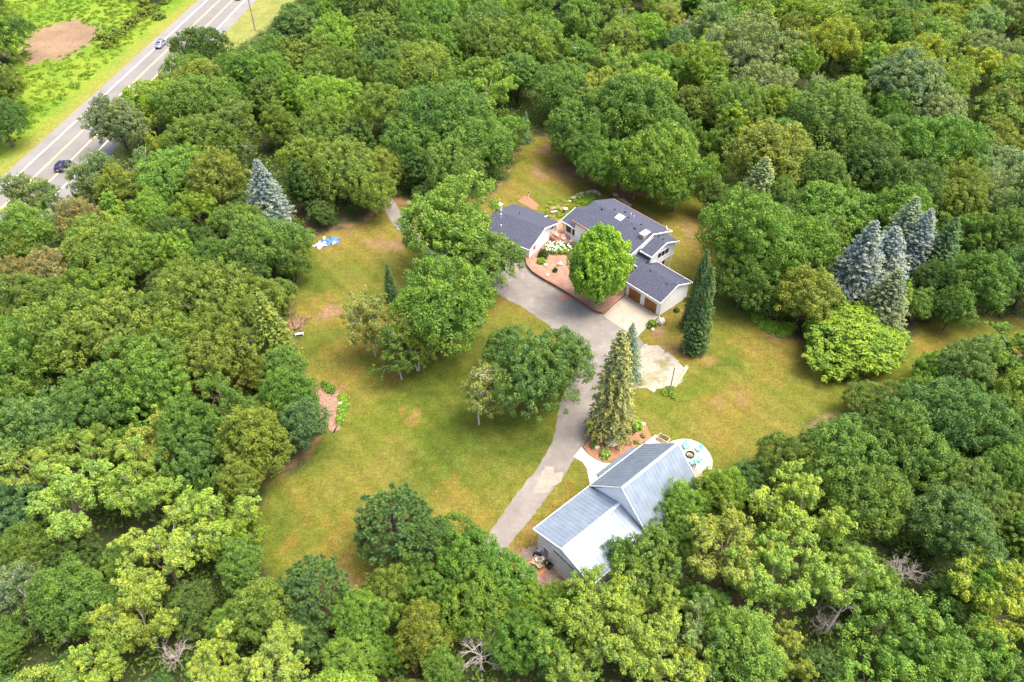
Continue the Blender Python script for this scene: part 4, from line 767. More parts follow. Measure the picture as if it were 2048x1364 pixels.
def tree_open(seed, R=8., zt=15., ncl=49, leaf=.19, nl=66, bark='bark'):
    """cottonwood or ash: separate flattened leaf layers with limbs showing between them"""
    rg = np.random.default_rng(seed); segs = [((0, 0, -.3), (0, 0, 1), .42, .34), ((0, 0, 1), (.2, .1, 5), .34, .27)]; cs, rs = [], []
    nlimb = 7
    for i in range(nlimb):
        a = i*2.399+rg.random(); rr = R*(.35+.5*rg.random()); z1 = zt*(.62+.25*rg.random()) if i else zt*.86
        if i == 0: rr = R*.15
        st = np.array((.2, .1, 3.5+2*rg.random())); en = np.array((rr*math.cos(a), rr*math.sin(a), z1)); segs += limb(st, en, .19, .06, rg, 4, .10)
        m = max(3, ncl//nlimb)
        for j in range(m):
            t = .35+.65*rg.random(); base = st+(en-st)*t; out = unit(np.array((math.cos(a+rg.normal()*.9), math.sin(a+rg.normal()*.9), .35+.3*rg.random()))); tip = base+out*R*(.16+.26*rg.random())
            hyp = math.hypot(tip[0], tip[1]); 
            if hyp > R*.95: tip[:2] *= R*.95/hyp
            segs += limb(base, tip, .055, .02, rg, 2, .2)
            for _ in range(7): cs.append(tip+rg.normal(size=3)*np.array((.105, .105, .045))*R); rs.append(R*.085*(.7+.6*rg.random()))
            for _ in range(2):
                tw = tip+rg.normal(size=3)*R*.10; segs.append((tuple(tip), tuple(tw), .02, .008))
    cs, rs = np.array(cs), np.array(rs); cs[:, 2] = np.clip(cs[:, 2], 3.5, zt+1); co, q, v = puff_leaves(cs, rs, nl, leaf, rg, .35, .7)
    return (co, q, v), segs, 'leaf'
def tree_fine(seed, R=6., zt=14., zb=3., leaf=.17, npuff=330, nl=62, pr=.085, lump=1., inner=.72):
    """finer textured broadleaf crown of many small upswept sprays"""
    rg = np.random.default_rng(seed); d = fib(npuff, -.75, 1, seed); d = unit(d+rg.normal(size=d.shape)*.08); az = np.arctan2(d[:, 1], d[:, 0]); ph = rg.random(4)*6.3
    k = 1+lump*(.14*np.sin(2*az+ph[0])+.12*np.sin(3*az+ph[1]+2*d[:, 2])+.12*np.sin(5*az+4*d[:, 2]+ph[2])+.09*rg.normal(size=npuff)); zc, hz = (zt+zb)/2, (zt-zb)/2
    taper = 1-.28*np.clip(d[:, 2], 0, 1); cs = d*np.array((R, R, hz))*.9*(k*(inner+(1-inner)*rg.random(npuff)**.4))[:, None]; cs[:, :2] *= taper[:, None]; cs[:, 2] += zc
    rs = R*pr*(1+.7*rg.random(npuff)); co, q, v = puff_leaves(cs, rs, nl, leaf, rg, .5, .7, .5)
    m = 1500; dd = unit(rg.normal(size=(m, 3))); P = dd*np.array((R, R, hz))*.72*rg.random((m, 1))**.3+np.array((0, 0, zc)); c2, q2 = leaf_quads(P, dd+.5*rg.normal(size=(m, 3)), .42, rg, .8); co = np.r_[co, c2]; q = np.r_[q, q2+len(co)-len(c2)]; v = np.r_[v, rg.random(m)*.4]  # leaves inside the crown carry a darker tone as painted shade
    segs = [((0, 0, -.3), (0, 0, zc), R*.05, R*.028), ((0, 0, zc), (.1, .1, zt-1.2), R*.028, .03)]
    for c_ in cs[::11]: segs += limb((0, 0, max(1.8, c_[2]-R*.55)), c_, R*.015, .015, rg)
    return (co, q, v), segs, 'leaf'
def tree_birch(seed, R=5., zt=12., nb=34, nl=34, leaf=.15, bark='bark_pale', dens=7, bare=.0):
    rg = np.random.default_rng(seed); segs = []; cs = []
    stems = [(0, 0)] if seed % 2 else [(0, 0), (.5, .3)]
    for sx, sy in stems:
        top = np.array((sx*3+rg.normal()*.5, sy*3+rg.normal()*.5, zt)); segs += limb((sx*.4, sy*.4, -.3), top, .20, .03, rg, 6, .10)
        for i in range(nb//len(stems)):
            t = .25+.72*(i+rg.random())/(nb/len(stems)); b0 = np.array((sx, sy, 0))*.4*(1-t)+top*t; a = rg.random()*6.3; L_ = R*(1.1-t*.75)*(.7+.5*rg.random()); tip = b0+np.array((math.cos(a)*L_, math.sin(a)*L_, L_*(.35+.4*rg.random())))
            segs += limb(b0, tip, .06, .018, rg, 3, .22)
            for j in range(4):
                t2 = .3+.7*rg.random(); p = b0+(tip-b0)*t2; tw = p+rg.normal(size=3)*np.array((1, 1, .6))*R*.15; segs.append((tuple(p), tuple(tw), .022, .008))
                if rg.random() > bare:
                    for _ in range(dens//2): cs.append(tw+rg.normal(size=3)*.35-np.array((0, 0, .2)))
            if rg.random() > bare:
                for _ in range(dens//2): cs.append(tip+rg.normal(size=3)*.4)
    cs = np.array(cs) if cs else np.zeros((1, 3)); co, q, v = puff_leaves(cs, .42*np.ones(len(cs)), nl, leaf, rg, 0, .9, .5); return (co, q, v), segs, 'leaf'
def tree_dead(seed, R=4.5, zt=8., n0=11, depth=4, spread=1.):
    rg = np.random.default_rng(seed); segs = [((0, 0, -.3), (0, 0, 2.2), .26, .20), ((0, 0, 2.2), (.1, .1, zt*.5), .20, .12)]
    def grow(p, d, L_, r, k):
        e = p+d*L_; segs.extend(limb(p, e, r, r*.55, rg, 3, .15))
        if k == 0: return
        for _ in range(3):
            t = .35+.65*rg.random(); nd = unit(d+rg.normal(size=3)*.55*spread+np.array((0, 0, .12))); grow(p+(e-p)*t, nd, L_*(.55+.25*rg.random()), r*.55, k-1)
    for i in range(n0):
        a = i*2.399+rg.random()*.5; el = .25+.9*rg.random(); d = np.array((math.cos(a)*math.cos(el), math.sin(a)*math.cos(el), math.sin(el))); grow(np.array((0, 0, 2.2+zt*.35*rg.random())), d, R*(.42+.25*rg.random()), .085, depth-1)
    return None, segs, None
def tree_spruce(seed, R=4., H=15., tiers=30, leaf=.26, droop=.25, nb0=15, tight=1.0, z0=.6, pw=.85, curl=.0):
    rg = np.random.default_rng(seed); P, N, V, T = [], [], [], []; segs = [((0, 0, -.3), (0, 0, H*.98), R*.07+.05, .03)]
    for i in range(tiers):
        t = (i+.3*rg.random())/tiers; z = z0+(H-z0)*t**.95; rr = R*(1-t)**pw*(.9+.2*rg.random())+.12; nb = max(5, int(nb0*(1-t*.55)))
        for j in range(nb):
            a = 2*math.pi*(j+rg.random()*.7)/nb+i; L_ = rr*(.78+.34*rg.random()); el = droop*(1-t)-.45*t; dv = np.array((math.cos(a), math.sin(a), -el)); side = np.array((-math.sin(a), math.cos(a), 0)); m = max(6, int(L_/.115*tight)); s = .12+.88*rg.random(m)**.75
            cen = np.array((0, 0, z))+dv*(s*L_)[:, None]; cen[:, 2] += curl*L_*s**2; wdt = (.30*L_*(1.05-s)+.10)[:, None]; cen = cen+side*(rg.uniform(-1, 1, (m, 1))*wdt)+np.array((0, 0, 1))*rg.normal(size=(m, 1))*.07
            P.append(cen); N.append(np.array((0, 0, 1))+dv*.35+rg.normal(size=(m, 3))*.5); V.append(np.clip(.25*rg.random()+.35*s+.4*rg.random(m)-.05, 0, 1))
            if i % 2 == 0 and j % 3 == 0: segs.append(((0, 0, z), tuple(np.array((0, 0, z))+dv*L_*.8), .04, .01))
    P, N, V = np.concatenate(P), np.concatenate(N), np.concatenate(V); co, q = leaf_quads(P, unit(N), leaf, rg, .42); return (co, q, V), segs, 'needle'
def tree_pine(seed, R=5., H=13., npuff=290, nl=62):
    rg = np.random.default_rng(seed); cs, rs, segs = [], [], [((0, 0, -.3), (0, 0, H*.9), .26, .06)]
    for i in range(npuff):
        t = (i+rg.random())/npuff; z = H*(.22+.76*t); rr = R*(math.sin(math.pi*min(1, (.28+.72*t)))**.6+.12)*(.5+.5*rg.random()**.5)*(.8+.4*rg.random()); a = i*2.399+rg.normal()*.3; p = np.array((rr*math.cos(a), rr*math.sin(a), z+.12*rr)); cs.append(p); rs.append(R*.125*(.8+.4*rg.random()))
        if i % 2 == 0: segs += limb((0, 0, z-.6), p, .07, .02, rg, 2, .1)
    cs, rs = np.array(cs), np.array(rs); k = len(cs); d = unit(rg.normal(size=(k*nl, 3))+np.array((0, 0, .4))); r = np.repeat(rs, nl)[:, None]; P = np.repeat(cs, nl, 0)+d*r*.6
    n = len(P); sd_ = unit(np.cross(d, rg.normal(size=(n, 3)))); L_ = r*.52; wd = .075; co = np.stack([P-d*L_, P+sd_*wd, P+d*L_, P-sd_*wd], 1).reshape(-1, 3); q = np.arange(4*n).reshape(n, 4)
    v = np.clip(np.repeat(rg.random(k), nl)*.4+rg.random(n)*.4+.2*(d[:, 2] > .4), 0, 1); return (co, q, v), segs, 'needle'  # upward needles lightened in tone like lit tops
def bush(seed, R=1., H=1.1, npuff=40, nl=30, leaf=.13, pr=.22):
    rg = np.random.default_rng(seed); d = unit(fib(npuff, -.2, 1, seed)+rg.normal(size=(npuff, 3))*.12); cs = d*np.array((R, R, H))*(.55+.3*rg.random((npuff, 1))); cs[:, 2] += .1
    co, q, v = puff_leaves(cs, R*pr*(.7+.6*rg.random(npuff)), nl, leaf, rg); segs = [((0, 0, -.05), (R*.3*math.cos(a), R*.3*math.sin(a), H*.6), .03, .015) for a in (0, 1.3, 2.6, 3.9, 5.2)]; return (co, q, v), segs, 'leaf'
SPEC = dict(oak=[lambda s=s: tree_oak(s, lop=.10+.05*(s % 3)) for s in (11, 12, 13, 14, 15)], round=[lambda s=s: tree_oak(s, R=8., zc=8.2, sz=.72, nlobe=20, lr=.34, pr=.09, leaf=.175, nl=66, lop=.2) for s in (21, 22, 23)],
            open=[lambda s=s: tree_open(s) for s in (31, 32, 33, 34)], fine=[lambda s=s: tree_fine(s) for s in (41, 42, 43)], slim=[lambda s=s: tree_fine(s, R=3.6, zt=14, zb=1.5, npuff=230) for s in (44, 45)], willow=[lambda s=s: tree_fine(s, R=6.4, zt=13, zb=3.5, npuff=460, pr=.06, nl=56, leaf=.16) for s in (46, 47)],
            birch=[lambda s=s: tree_birch(s) for s in (51, 52, 53)], sparse=[lambda s=s: tree_birch(s, R=4.5, zt=12, bare=.42, dens=7) for s in (55, 56)], dead=[lambda s=s: tree_dead(s) for s in (61, 62, 63)],
            snag=[lambda: tree_dead(65, R=2.4, zt=9, n0=4, depth=2)], spruce=[lambda s=s: tree_spruce(s, R=4.6, curl=.10, pw=.86, leaf=.20, nb0=19, tight=1.7, tiers=34) for s in (71, 72, 73)], weep=[lambda: tree_spruce(75, R=4.6, H=17, droop=.75, leaf=.28, nb0=17, z0=2.6, pw=.75, curl=-.1)], column=[lambda s=s: tree_spruce(s, R=2.7, H=13.5, tiers=46, leaf=.20, droop=.05, nb0=24, tight=1.25, z0=.15, pw=.62, curl=.25) for s in (77, 78)],
            pine=[lambda s=s: tree_pine(s) for s in (81, 82)], maple=[lambda: tree_fine(91, R=5.6, zt=12, zb=.9, npuff=640, pr=.080, nl=70, leaf=.20, lump=.5, inner=.74), lambda: tree_fine(92, R=7, zt=8.5, zb=.2, npuff=900, pr=.07, nl=42, leaf=.22, lump=.8, inner=.8)],
            bush=[lambda s=s: bush(s) for s in (95, 96, 97)])
BASE = dict(oak=(8., 8.6, 15), round=(8., 8.8, 15), open=(8., 10.5, 15), fine=(6., 8.5, 14), slim=(3.6, 8., 14), willow=(6.4, 8.2, 13), birch=(5., 8., 12), sparse=(4.5, 7.5, 12), dead=(4.5, 6., 8.5), snag=(2.4, 5, 9), spruce=(4.6, 5, 15), weep=(4.6, 6, 17), column=(2.7, 6, 13.5), pine=(5., 7.5, 13), maple=(5.6, 6.3, 12), bush=(1., .6, 1.1))
PROTO = {}
def proto(kind, var):
    key = (kind, var % len(SPEC[kind]))
    if key not in PROTO:
        lv, sg, mt_ = SPEC[kind][key[1]]()
        me = None
        if lv is not None:
            co, q, v = lv; o = np_mesh(kind+'_crown', co, q, M[mt_], v); me = o.data; bpy.data.objects.remove(o)
        t = segs_mesh('t', sg, M['bark_tan' if kind == 'open' else 'bark_dead' if kind in ('dead', 'snag') else 'bark_pale' if kind in ('birch', 'sparse') else 'bark'], None); tm = t.data; bpy.data.objects.remove(t)
        PROTO[key] = (me, tm)
    return PROTO[key]
NAMES = dict(oak='oak_tree', round='maple_tree', open='cottonwood_tree', fine='elm_tree', slim='aspen_tree', willow='willow_tree', birch='birch_tree', sparse='birch_tree', dead='dead_tree', snag='dead_tree', spruce='spruce_tree', weep='spruce_tree', column='columnar_spruce', pine='pine_tree', maple='maple_tree', bush='shrub')
COL = dict(dark=(0.082, 0.155, 0.036), mid=(0.125, 0.22, 0.042), green=(0.13, 0.245, 0.038), blue=(0.112, 0.205, 0.052), teal=(0.1, 0.19, 0.065), olive=(0.172, 0.24, 0.042), lime=(0.255, 0.355, 0.068), bright=(0.195, 0.32, 0.04), pale=(0.19, 0.285, 0.1), gray=(0.185, 0.262, 0.11), yellow=(0.255, 0.35, 0.045), rust=(0.255, 0.235, 0.085),
           ltgreen=(0.168, 0.285, 0.048), bluespruce=(0.205, 0.27, 0.26), grayspruce=(0.2, 0.28, 0.18), spruce=(0.095, 0.175, 0.07), yspruce=(0.235, 0.265, 0.095), col=(0.085, 0.155, 0.05), pine=(0.1, 0.19, 0.055), blond=(0.345, 0.345, 0.138), graysp2=(.165,.215,.115), maple2=(0.19, 0.31, 0.036), palespruce=(.215,.285,.12), birchy=(.245,.29,.075), tuft=(0.17, 0.26, 0.028), tuftg=(0.13, 0.24, 0.022), maple=(0.225, 0.4, 0.05))
TREES = []
trg = random.Random(99)
def put(kind, x_, y_, s, sz=None, col='mid', label=None, var=None, cat='tree', group=None, z=0, name=None, jit=.12):
    var = trg.randrange(100) if var is None else var; crown, trunk = proto(kind, var); sz = s if sz is None else sz
    t = bpy.data.objects.new(name or NAMES[kind], None); C.objects.link(t); t.location = (x_, y_, z); t.rotation_euler = (0, 0, trg.uniform(0, 6.28)); t.scale = (s, s, sz); t.empty_display_size = .3
    k = bpy.data.objects.new('trunk' if kind not in ('bush',) else 'stem', trunk); C.objects.link(k); k.parent = t
    if crown:
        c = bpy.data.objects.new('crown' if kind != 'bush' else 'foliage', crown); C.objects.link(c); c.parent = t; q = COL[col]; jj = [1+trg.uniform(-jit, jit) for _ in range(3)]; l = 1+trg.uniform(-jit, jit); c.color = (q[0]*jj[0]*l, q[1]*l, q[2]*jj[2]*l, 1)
    tag(t, label, cat, group); B = BASE[kind]; u, v, d = PJ(x_, y_, z+B[1]*sz); TREES.append(dict(o=t, kind=kind, x=x_, y=y_, r=B[0]*s, u=u, v=v, col=col, label=label, rp=B[0]*s*FPX/d)); return t
def crown_at(kind, u, v, rp, col='mid', label=None, var=None, tall=1.0, **kw):
    """plant a tree so that the middle of its crown stands on the sight line (u, v) with half-width rp on the survey photo"""
    B = BASE[kind]; s = 1.
    for _ in range(6):
        sz = s**.75*tall; x_, y_ = G(u, v, B[1]*sz); d = PJ(x_, y_, B[1]*sz)[2]; s = rp*d/FPX/B[0]
    return put(kind, x_, y_, s, s**.75*tall, col, label, var, **kw)
def base_top(kind, u, v, vtop, rp, col, label, var=None, **kw):
    """plant a tree at ground point (u, v) whose tip reaches image height vtop"""
    x_, y_ = G(u, v); lo, hi = .5, 45
    for _ in range(40):
        m_ = (lo+hi)/2
        if PJ(x_, y_, m_)[1] > vtop: lo = m_
        else: hi = m_
    d = PJ(x_, y_, lo*.3)[2]; return put(kind, x_, y_, rp*d/FPX/BASE[kind][0], lo/BASE[kind][2], col, label, var, **kw)
# -- trees standing on the lawn, near the buildings, and the conifers
crown_at('maple', 1200, 530, 63, 'maple', 'dense bright green egg-shaped maple in front of the house', 0, tall=1.42, jit=0)
base_top('column', 1386, 702, 532, 28, 'col', 'tall narrow dark green conifer right of the garage, the nearer of the pair', 0, jit=0); base_top('column', 1382, 655, 500, 23, 'col', 'tall narrow conifer half hidden behind its twin right of the garage', 1, jit=0)
base_top('weep', 1217, 866, 660, 57, 'yspruce', 'tall yellowish green spruce rising from the mulch bed', 0, jit=0)
base_top('spruce', 1250, 760, 645, 34, 'grayspruce', 'grey-green spruce tip just behind the yellowish spruce by the driveway', 0, jit=0)
base_top('spruce', 784, 600, 526, 17, 'spruce', 'small pointed dark spruce alone in the middle of the west lawn', 1, jit=0)
crown_at('oak', 898, 452, 100, 'ltgreen', 'large oak overhanging the driveway left of the cottage', 0, jit=0, tall=1.05); crown_at('oak', 962, 520, 78, 'mid', 'oak crown reaching over the driveway below the cottage door', 1, jit=0, tall=.9)
crown_at('oak', 890, 612, 102, 'green', 'big round green oak in the middle lawn beside the driveway', 2, jit=0, tall=1.1)
crown_at('birch', 738, 640, 62, 'birchy', 'sparse yellowish birch with white limbs on the west lawn', 0, jit=0); crown_at('birch', 830, 675, 56, 'olive', 'birch with hanging sprays in front of the round green oak', 1, jit=0); crown_at('birch', 795, 700, 48, 'mid', 'small dark birch low between the two lawn birches', 2, jit=0)
crown_at('sparse', 955, 785, 56, 'birchy', 'half-dead pale birch with bare branches on the central lawn', 0, jit=0)
crown_at('round', 1058, 752, 84, 'blue', 'blue-green oak spreading over the driveway bend', 1, jit=0, tall=1.15, name='oak_tree'); crown_at('oak', 1124, 720, 66, 'blue', 'blue-green oak between the drive and the tall spruce', 4, jit=0); crown_at('oak', 1012, 700, 48, 'blue', 'small pale blue-green oak at the lawn side of the driveway bend', 1, jit=0)
base_top('spruce', 547, 455, 318, 54, 'bluespruce', 'pale silver-blue spruce standing in the left woods', 0, jit=0)
base_top('spruce', 1052, 285, 222, 10, 'bluespruce', 'tiny bluish spruce in the woods behind the house clearing', 2, jit=0)
base_top('spruce', 1500, 445, 312, 56, 'palespruce', 'pale green spruce poking up behind the large oak right of the house', 1, jit=0)
base_top('spruce', 1684, 618, 440, 70, 'bluespruce', 'silver-blue spruce at the left of the right-hand spruce group', 0, jit=0); base_top('spruce', 1734, 600, 452, 72, 'bluespruce', 'broad silver-blue spruce at the front centre of the right-hand spruce group', 1, jit=0)
base_top('spruce', 1772, 540, 392, 58, 'grayspruce', 'grey-green spruce standing tallest in the right-hand spruce group', 2, jit=0); base_top('spruce', 1802, 560, 418, 58, 'bluespruce', 'silver-blue spruce at the right of the right-hand spruce group', 2, jit=0)
base_top('spruce', 1852, 570, 434, 50, 'spruce', 'dark green spruce right of the silver-blue spruces', 0, jit=0); base_top('spruce', 1745, 665, 538, 64, 'graysp2', 'dull olive spruce just behind the yellow-green maple', 1, jit=0)
crown_at('maple', 1712, 658, 86, 'maple2', 'wide yellow-green maple at the east end of the lawn', 1, tall=.66, jit=0)
crown_at('oak', 1500, 475, 96, 'green', 'very large oak right of the house, the part nearer the house', 0, jit=0, tall=1.15); crown_at('oak', 1590, 500, 78, 'green', 'large oak crown beyond the oak right of the house', 3, jit=0, tall=1.1); crown_at('oak', 1490, 560, 60, 'mid', 'lower oak crown at the lawn edge below the very large oak', 4, jit=0)
crown_at('pine', 788, 1052, 70, 'pine', 'dark green pine at the south edge of the central lawn', 0, jit=0); crown_at('pine', 850, 1085, 52, 'pine', 'dark pine just right of the larger pine at the south lawn edge', 1, jit=0); crown_at('pine', 628, 1185, 62, 'pine', 'dark rounded pine in the lower left corner of the lawn', 1, jit=0)
crown_at('dead', 960, 1300, 62, 'gray', 'bare grey dead tree at the bottom centre of the photo', 0); crown_at('dead', 1806, 1135, 52, 'gray', 'bare pinkish grey dead tree in the lower right woods', 1); crown_at('dead', 345, 1305, 45, 'gray', 'bare branching dead tree at the bottom left', 2); crown_at('dead', 515, 672, 50, 'gray', 'bare white branches sticking out left of the brush heap', 1)
crown_at('snag', 583, 440, 26, 'gray', 'bare white snag beside the silver-blue spruce on the left', 0); crown_at('dead', 1650, 1240, 40, 'gray', 'bare limbs in the gap of the lower right woods', 2); crown_at('dead', 1370, 45, 26, 'gray', 'bare whitish dead tree near the top edge', 0); crown_at('dead', 1262, 40, 22, 'gray', 'bare pale dead tree near the top edge left of its twin', 1); crown_at('dead', 1762, 220, 26, 'gray', 'bare white dead limbs in the upper right woods', 2); crown_at('dead', 1670, 185, 24, 'gray', 'bare grey twigs beside the pale grey willow in the upper right woods', 0)
crown_at('dead', 860, 325, 22, 'gray', 'bare white twigs at the edge of the oaks above the driveway', 1); crown_at('dead', 1180, 160, 1, 'gray', None, 1) if False else None
base_top('snag', 618, 790, 712, 9, 'gray', 'straight dead trunk at the left lawn edge above the chip patch', 0)
_x, _y = G(150, 1302); t_ = put('snag', _x, _y, 1.25, 1.25, 'gray', 'pale grey trunk leaning far over in the bottom left woods', 0); t_.rotation_euler = (R_(-38), R_(-48), 0); t_.location.z = 3.0
_x, _y = G(1645, 1275); t_ = put('snag', _x, _y, .9, .9, 'gray', 'leaning bare trunk in the gap below the lower right bare limbs', 0); t_.rotation_euler = (R_(-20), R_(22), 0); t_.location.z = 1.5
# -- recognisable crowns of the surrounding woods: kind, u, v, half width, colour
WOODS = '''fine 8 165 40 olive|oak 2 245 46 dark|oak 8 70 44 dark|oak 402 98 52 dark|oak 342 178 36 mid|oak 385 205 66 mid|oak 440 215 55 mid|fine 505 150 55 ltgreen|oak 472 142 36 green|willow 232 240 60 gray|oak 400 285 66 mid|slim 307 292 16 yellow|birch 168 362 40 pale|birch 92 392 38 pale|birch 45 395 44 pale|birch 200 340 40 pale|fine 240 375 46 olive|fine 430 352 56 olive|slim 590 195 30 bright|fine 555 245 40 olive
round 650 262 66 mid|oak 690 340 66 olive|oak 620 320 56 olive|oak 850 140 66 olive|oak 790 165 50 mid|oak 880 235 84 mid|oak 960 285 66 mid|oak 905 330 60 mid|oak 820 290 60 mid|oak 745 385 46 olive|oak 770 335 40 olive|oak 1125 180 60 mid|oak 1150 255 60 mid|oak 1262 215 84 mid|oak 1180 300 50 mid|oak 1316 325 84 green|oak 1240 330 56 green|oak 1335 270 60 mid|oak 1352 368 54 green|oak 1275 345 54 green|oak 1195 330 44 mid|fine 1425 385 34 mid|oak 1150 285 44 mid|round 988 85 66 olive|willow 1385 212 50 olive|slim 1462 255 34 bright|round 1495 105 84 gray|round 1535 178 60 gray|oak 1353 92 42 teal|oak 1650 240 84 mid|oak 1720 290 66 mid|oak 1560 285 54 mid|fine 1643 352 56 mid|willow 1815 165 84 gray|willow 1880 225 60 gray|open 1904 150 46 yellow|open 1975 120 46 yellow|oak 1813 375 70 dark|fine 1420 340 30 bright|fine 1560 400 46 mid
fine 1960 560 66 mid|fine 1912 612 40 mid|fine 2010 470 56 mid|fine 1860 560 40 dark|slim 1795 600 26 bright|oak 1935 735 60 blue|open 1965 765 46 bright|oak 1808 818 50 blue|oak 1900 830 84 blue|oak 1680 915 84 mid|oak 1575 925 62 mid|oak 1815 905 84 mid|oak 1985 850 66 blue|oak 1725 1000 80 mid|oak 1905 1060 84 blue|oak 1940 975 60 blue|oak 1635 890 36 blue|oak 2030 940 60 mid
open 1600 1020 92 lime|open 1455 1090 90 lime|open 1670 1150 84 lime|open 1540 1150 84 lime|fine 1440 985 56 bright|fine 1360 1010 50 ltgreen|open 2005 1200 90 yellow|fine 1955 1175 56 green|round 1831 1300 110 ltgreen|fine 1490 1300 84 ltgreen|open 1400 1285 76 pale|open 1570 1310 60 lime|round 1960 1330 76 green|fine 1760 1190 50 green|oak 1900 1200 50 dark
fine 826 1130 40 mid|oak 930 1110 70 green|oak 1005 1165 66 green|oak 1065 1215 50 green|oak 950 1215 70 green|oak 870 1180 56 mid|open 1185 1210 90 lime|open 1245 1265 90 lime|open 1150 1320 76 lime|open 1310 1200 66 lime|open 1325 1320 84 lime|fine 1243 1112 40 blue|round 1295 1130 76 mid|round 1340 1060 50 green|oak 1050 1290 66 green|fine 845 1265 60 olive|fine 724 1230 60 ltgreen|fine 775 1180 52 olive|oak 700 1325 55 ltgreen|oak 765 1310 40 green|oak 1112 1205 42 green|fine 880 1330 46 mid
fine 530 1215 66 ltgreen|open 552 1315 76 lime|open 430 1325 66 lime|open 275 1235 80 lime|open 195 1315 66 lime|open 320 1105 90 lime|open 430 1045 84 lime|open 470 1060 56 bright|open 270 970 84 lime|open 130 1000 90 lime|open 165 890 56 lime|open 285 890 60 lime|open 65 930 66 lime|fine 140 1200 80 mid|birch 45 1185 60 gray|fine 50 1106 60 mid|round 30 1020 66 teal|round 401 845 80 mid|round 381 915 70 blue|fine 511 875 70 olive|fine 605 845 50 teal|fine 577 790 56 green|round 90 845 76 blue|round 200 800 80 mid|round 300 775 84 green|fine 480 960 50 olive|fine 480 1130 50 mid|round 15 790 66 mid
fine 160 440 46 rust|fine 20 495 50 mid|fine 50 460 56 ltgreen|oak 200 492 72 ltgreen|oak 272 508 56 ltgreen|fine 100 540 46 rust|fine 25 562 46 rust|oak 50 600 60 mid|oak 110 600 50 mid|round 116 672 96 olive|round 216 665 90 olive|round 40 700 70 green|fine 299 425 42 ltgreen|open 388 408 44 bright|slim 226 425 26 bright|slim 359 510 32 bright|fine 425 520 46 mid|oak 481 445 44 mid|oak 531 490 70 mid|oak 585 520 40 mid|round 412 592 84 olive|round 498 600 66 olive|round 448 660 72 olive|oak 299 640 60 mid|round 335 700 76 olive|round 432 720 76 olive|weep 548 690 56 olive|round 292 745 84 mid|fine 564 735 44 mid|oak 370 560 50 mid|oak 350 470 40 dark|willow 520 745 40 olive|sparse 505 318 24 mid|sparse 1632 178 28 gray|sparse 1572 160 22 pale|sparse 285 330 26 pale|sparse 1245 55 24 pale|sparse 60 1170 50 gray|sparse 430 770 30 olive|sparse 1890 985 26 mid|sparse 690 205 20 rust|sparse 540 860 34 olive'''
for tok in WOODS.replace('\n', '|').split('|'):
    k, u, v, r, c = tok.split(); crown_at(k, float(u), float(v), float(r), c)
# -- the rest of the woods, filled at natural spacing
frg = random.Random(4)
ZONE = [lambda x_, y_: sdist(np.array([x_]), np.array([y_]), LAWN)[0], lambda x_, y_: sdist(np.array([x_]), np.array([y_]), PAST)[0]]
PASTW = GL([(-60, -60), (30, 60), (45, 130), (40, 200), (20, 270), (-60, 330)])
def blocked(x_, y_, r):
    if ZONE[0](x_, y_) > -r*.25: return True
    o = x_*rnor[0]+y_*rnor[1]
    if 100 < o < 124 and y_ < 600: return True
    if sdist(np.array([x_]), np.array([y_]), VERGE)[0] > -r*.4: return True
    if ZONE[1](x_, y_) > -r*.5: return True
    return False
def wood_colour(u, v):
    t = frg.random()
    if v < 200 and u > 1150: return ('bright', 'lime', 'ltgreen', 'yellow', 'olive', 'green', 'ltgreen', 'pale')[int(t*8)]
    if v < 260: return ('mid', 'green', 'ltgreen', 'olive', 'bright', 'blue', 'mid')[int(t*7)]  # far crowns lean to lighter greens, partly in place of distance haze
    if u > 1500 and v < 700: return ('mid', 'ltgreen', 'olive', 'dark', 'gray', 'green')[int(t*6)]
    if v > 900 and u > 1500: return ('mid', 'green', 'bright', 'lime', 'ltgreen')[int(t*5)]
    if v > 900: return ('mid', 'green', 'ltgreen', 'lime', 'bright')[int(t*5)]
    return ('mid', 'green', 'blue', 'olive', 'dark', 'ltgreen')[int(t*6)]
tries = 0; TX = [(t['x'], t['y'], t['r']) for t in TREES]
while tries < 9000:
    tries += 1; x_, y_ = frg.uniform(-175, 175), 22+frg.random()**.8*255; u, v, d = PJ(x_, y_, 9)
    mgn = 70
    if not (-mgn < u < 2048+mgn and -90 < v < 1364+mgn): continue
    r = frg.uniform(4.8, 8.4) if v < 420 else frg.uniform(4.4, 7.0)
    if blocked(x_, y_, r): continue
    if any((x_-a)**2+(y_-b_)**2 < ((r+rr)*(.66 if rr > 5 else .76))**2 for a, b_, rr in TX): continue
    rp_ = r*FPX/d
    if u > 1380 and 640 < v < 900 and u < 1900: continue
    if 400 < u < 640 and v-.8*rp_ < 110 and u-.8*rp_ < 452+(100-(v-.8*rp_))*1.02: continue     # keep the grass verge open
    kk = frg.choice(('oak', 'oak', 'round', 'fine', 'fine', 'willow', 'slim', 'open', 'birch') if v < 300 else ('oak', 'fine', 'round', 'fine', 'slim', 'open')); rr = r if kk != 'slim' else r*.6
    s = rr/BASE[kk][0]; put(kk, x_, y_, s, s**.6*frg.uniform(.80, 1.08)*(.92 if v > 300 else 1), wood_colour(u, v)); TX.append((x_, y_, r))
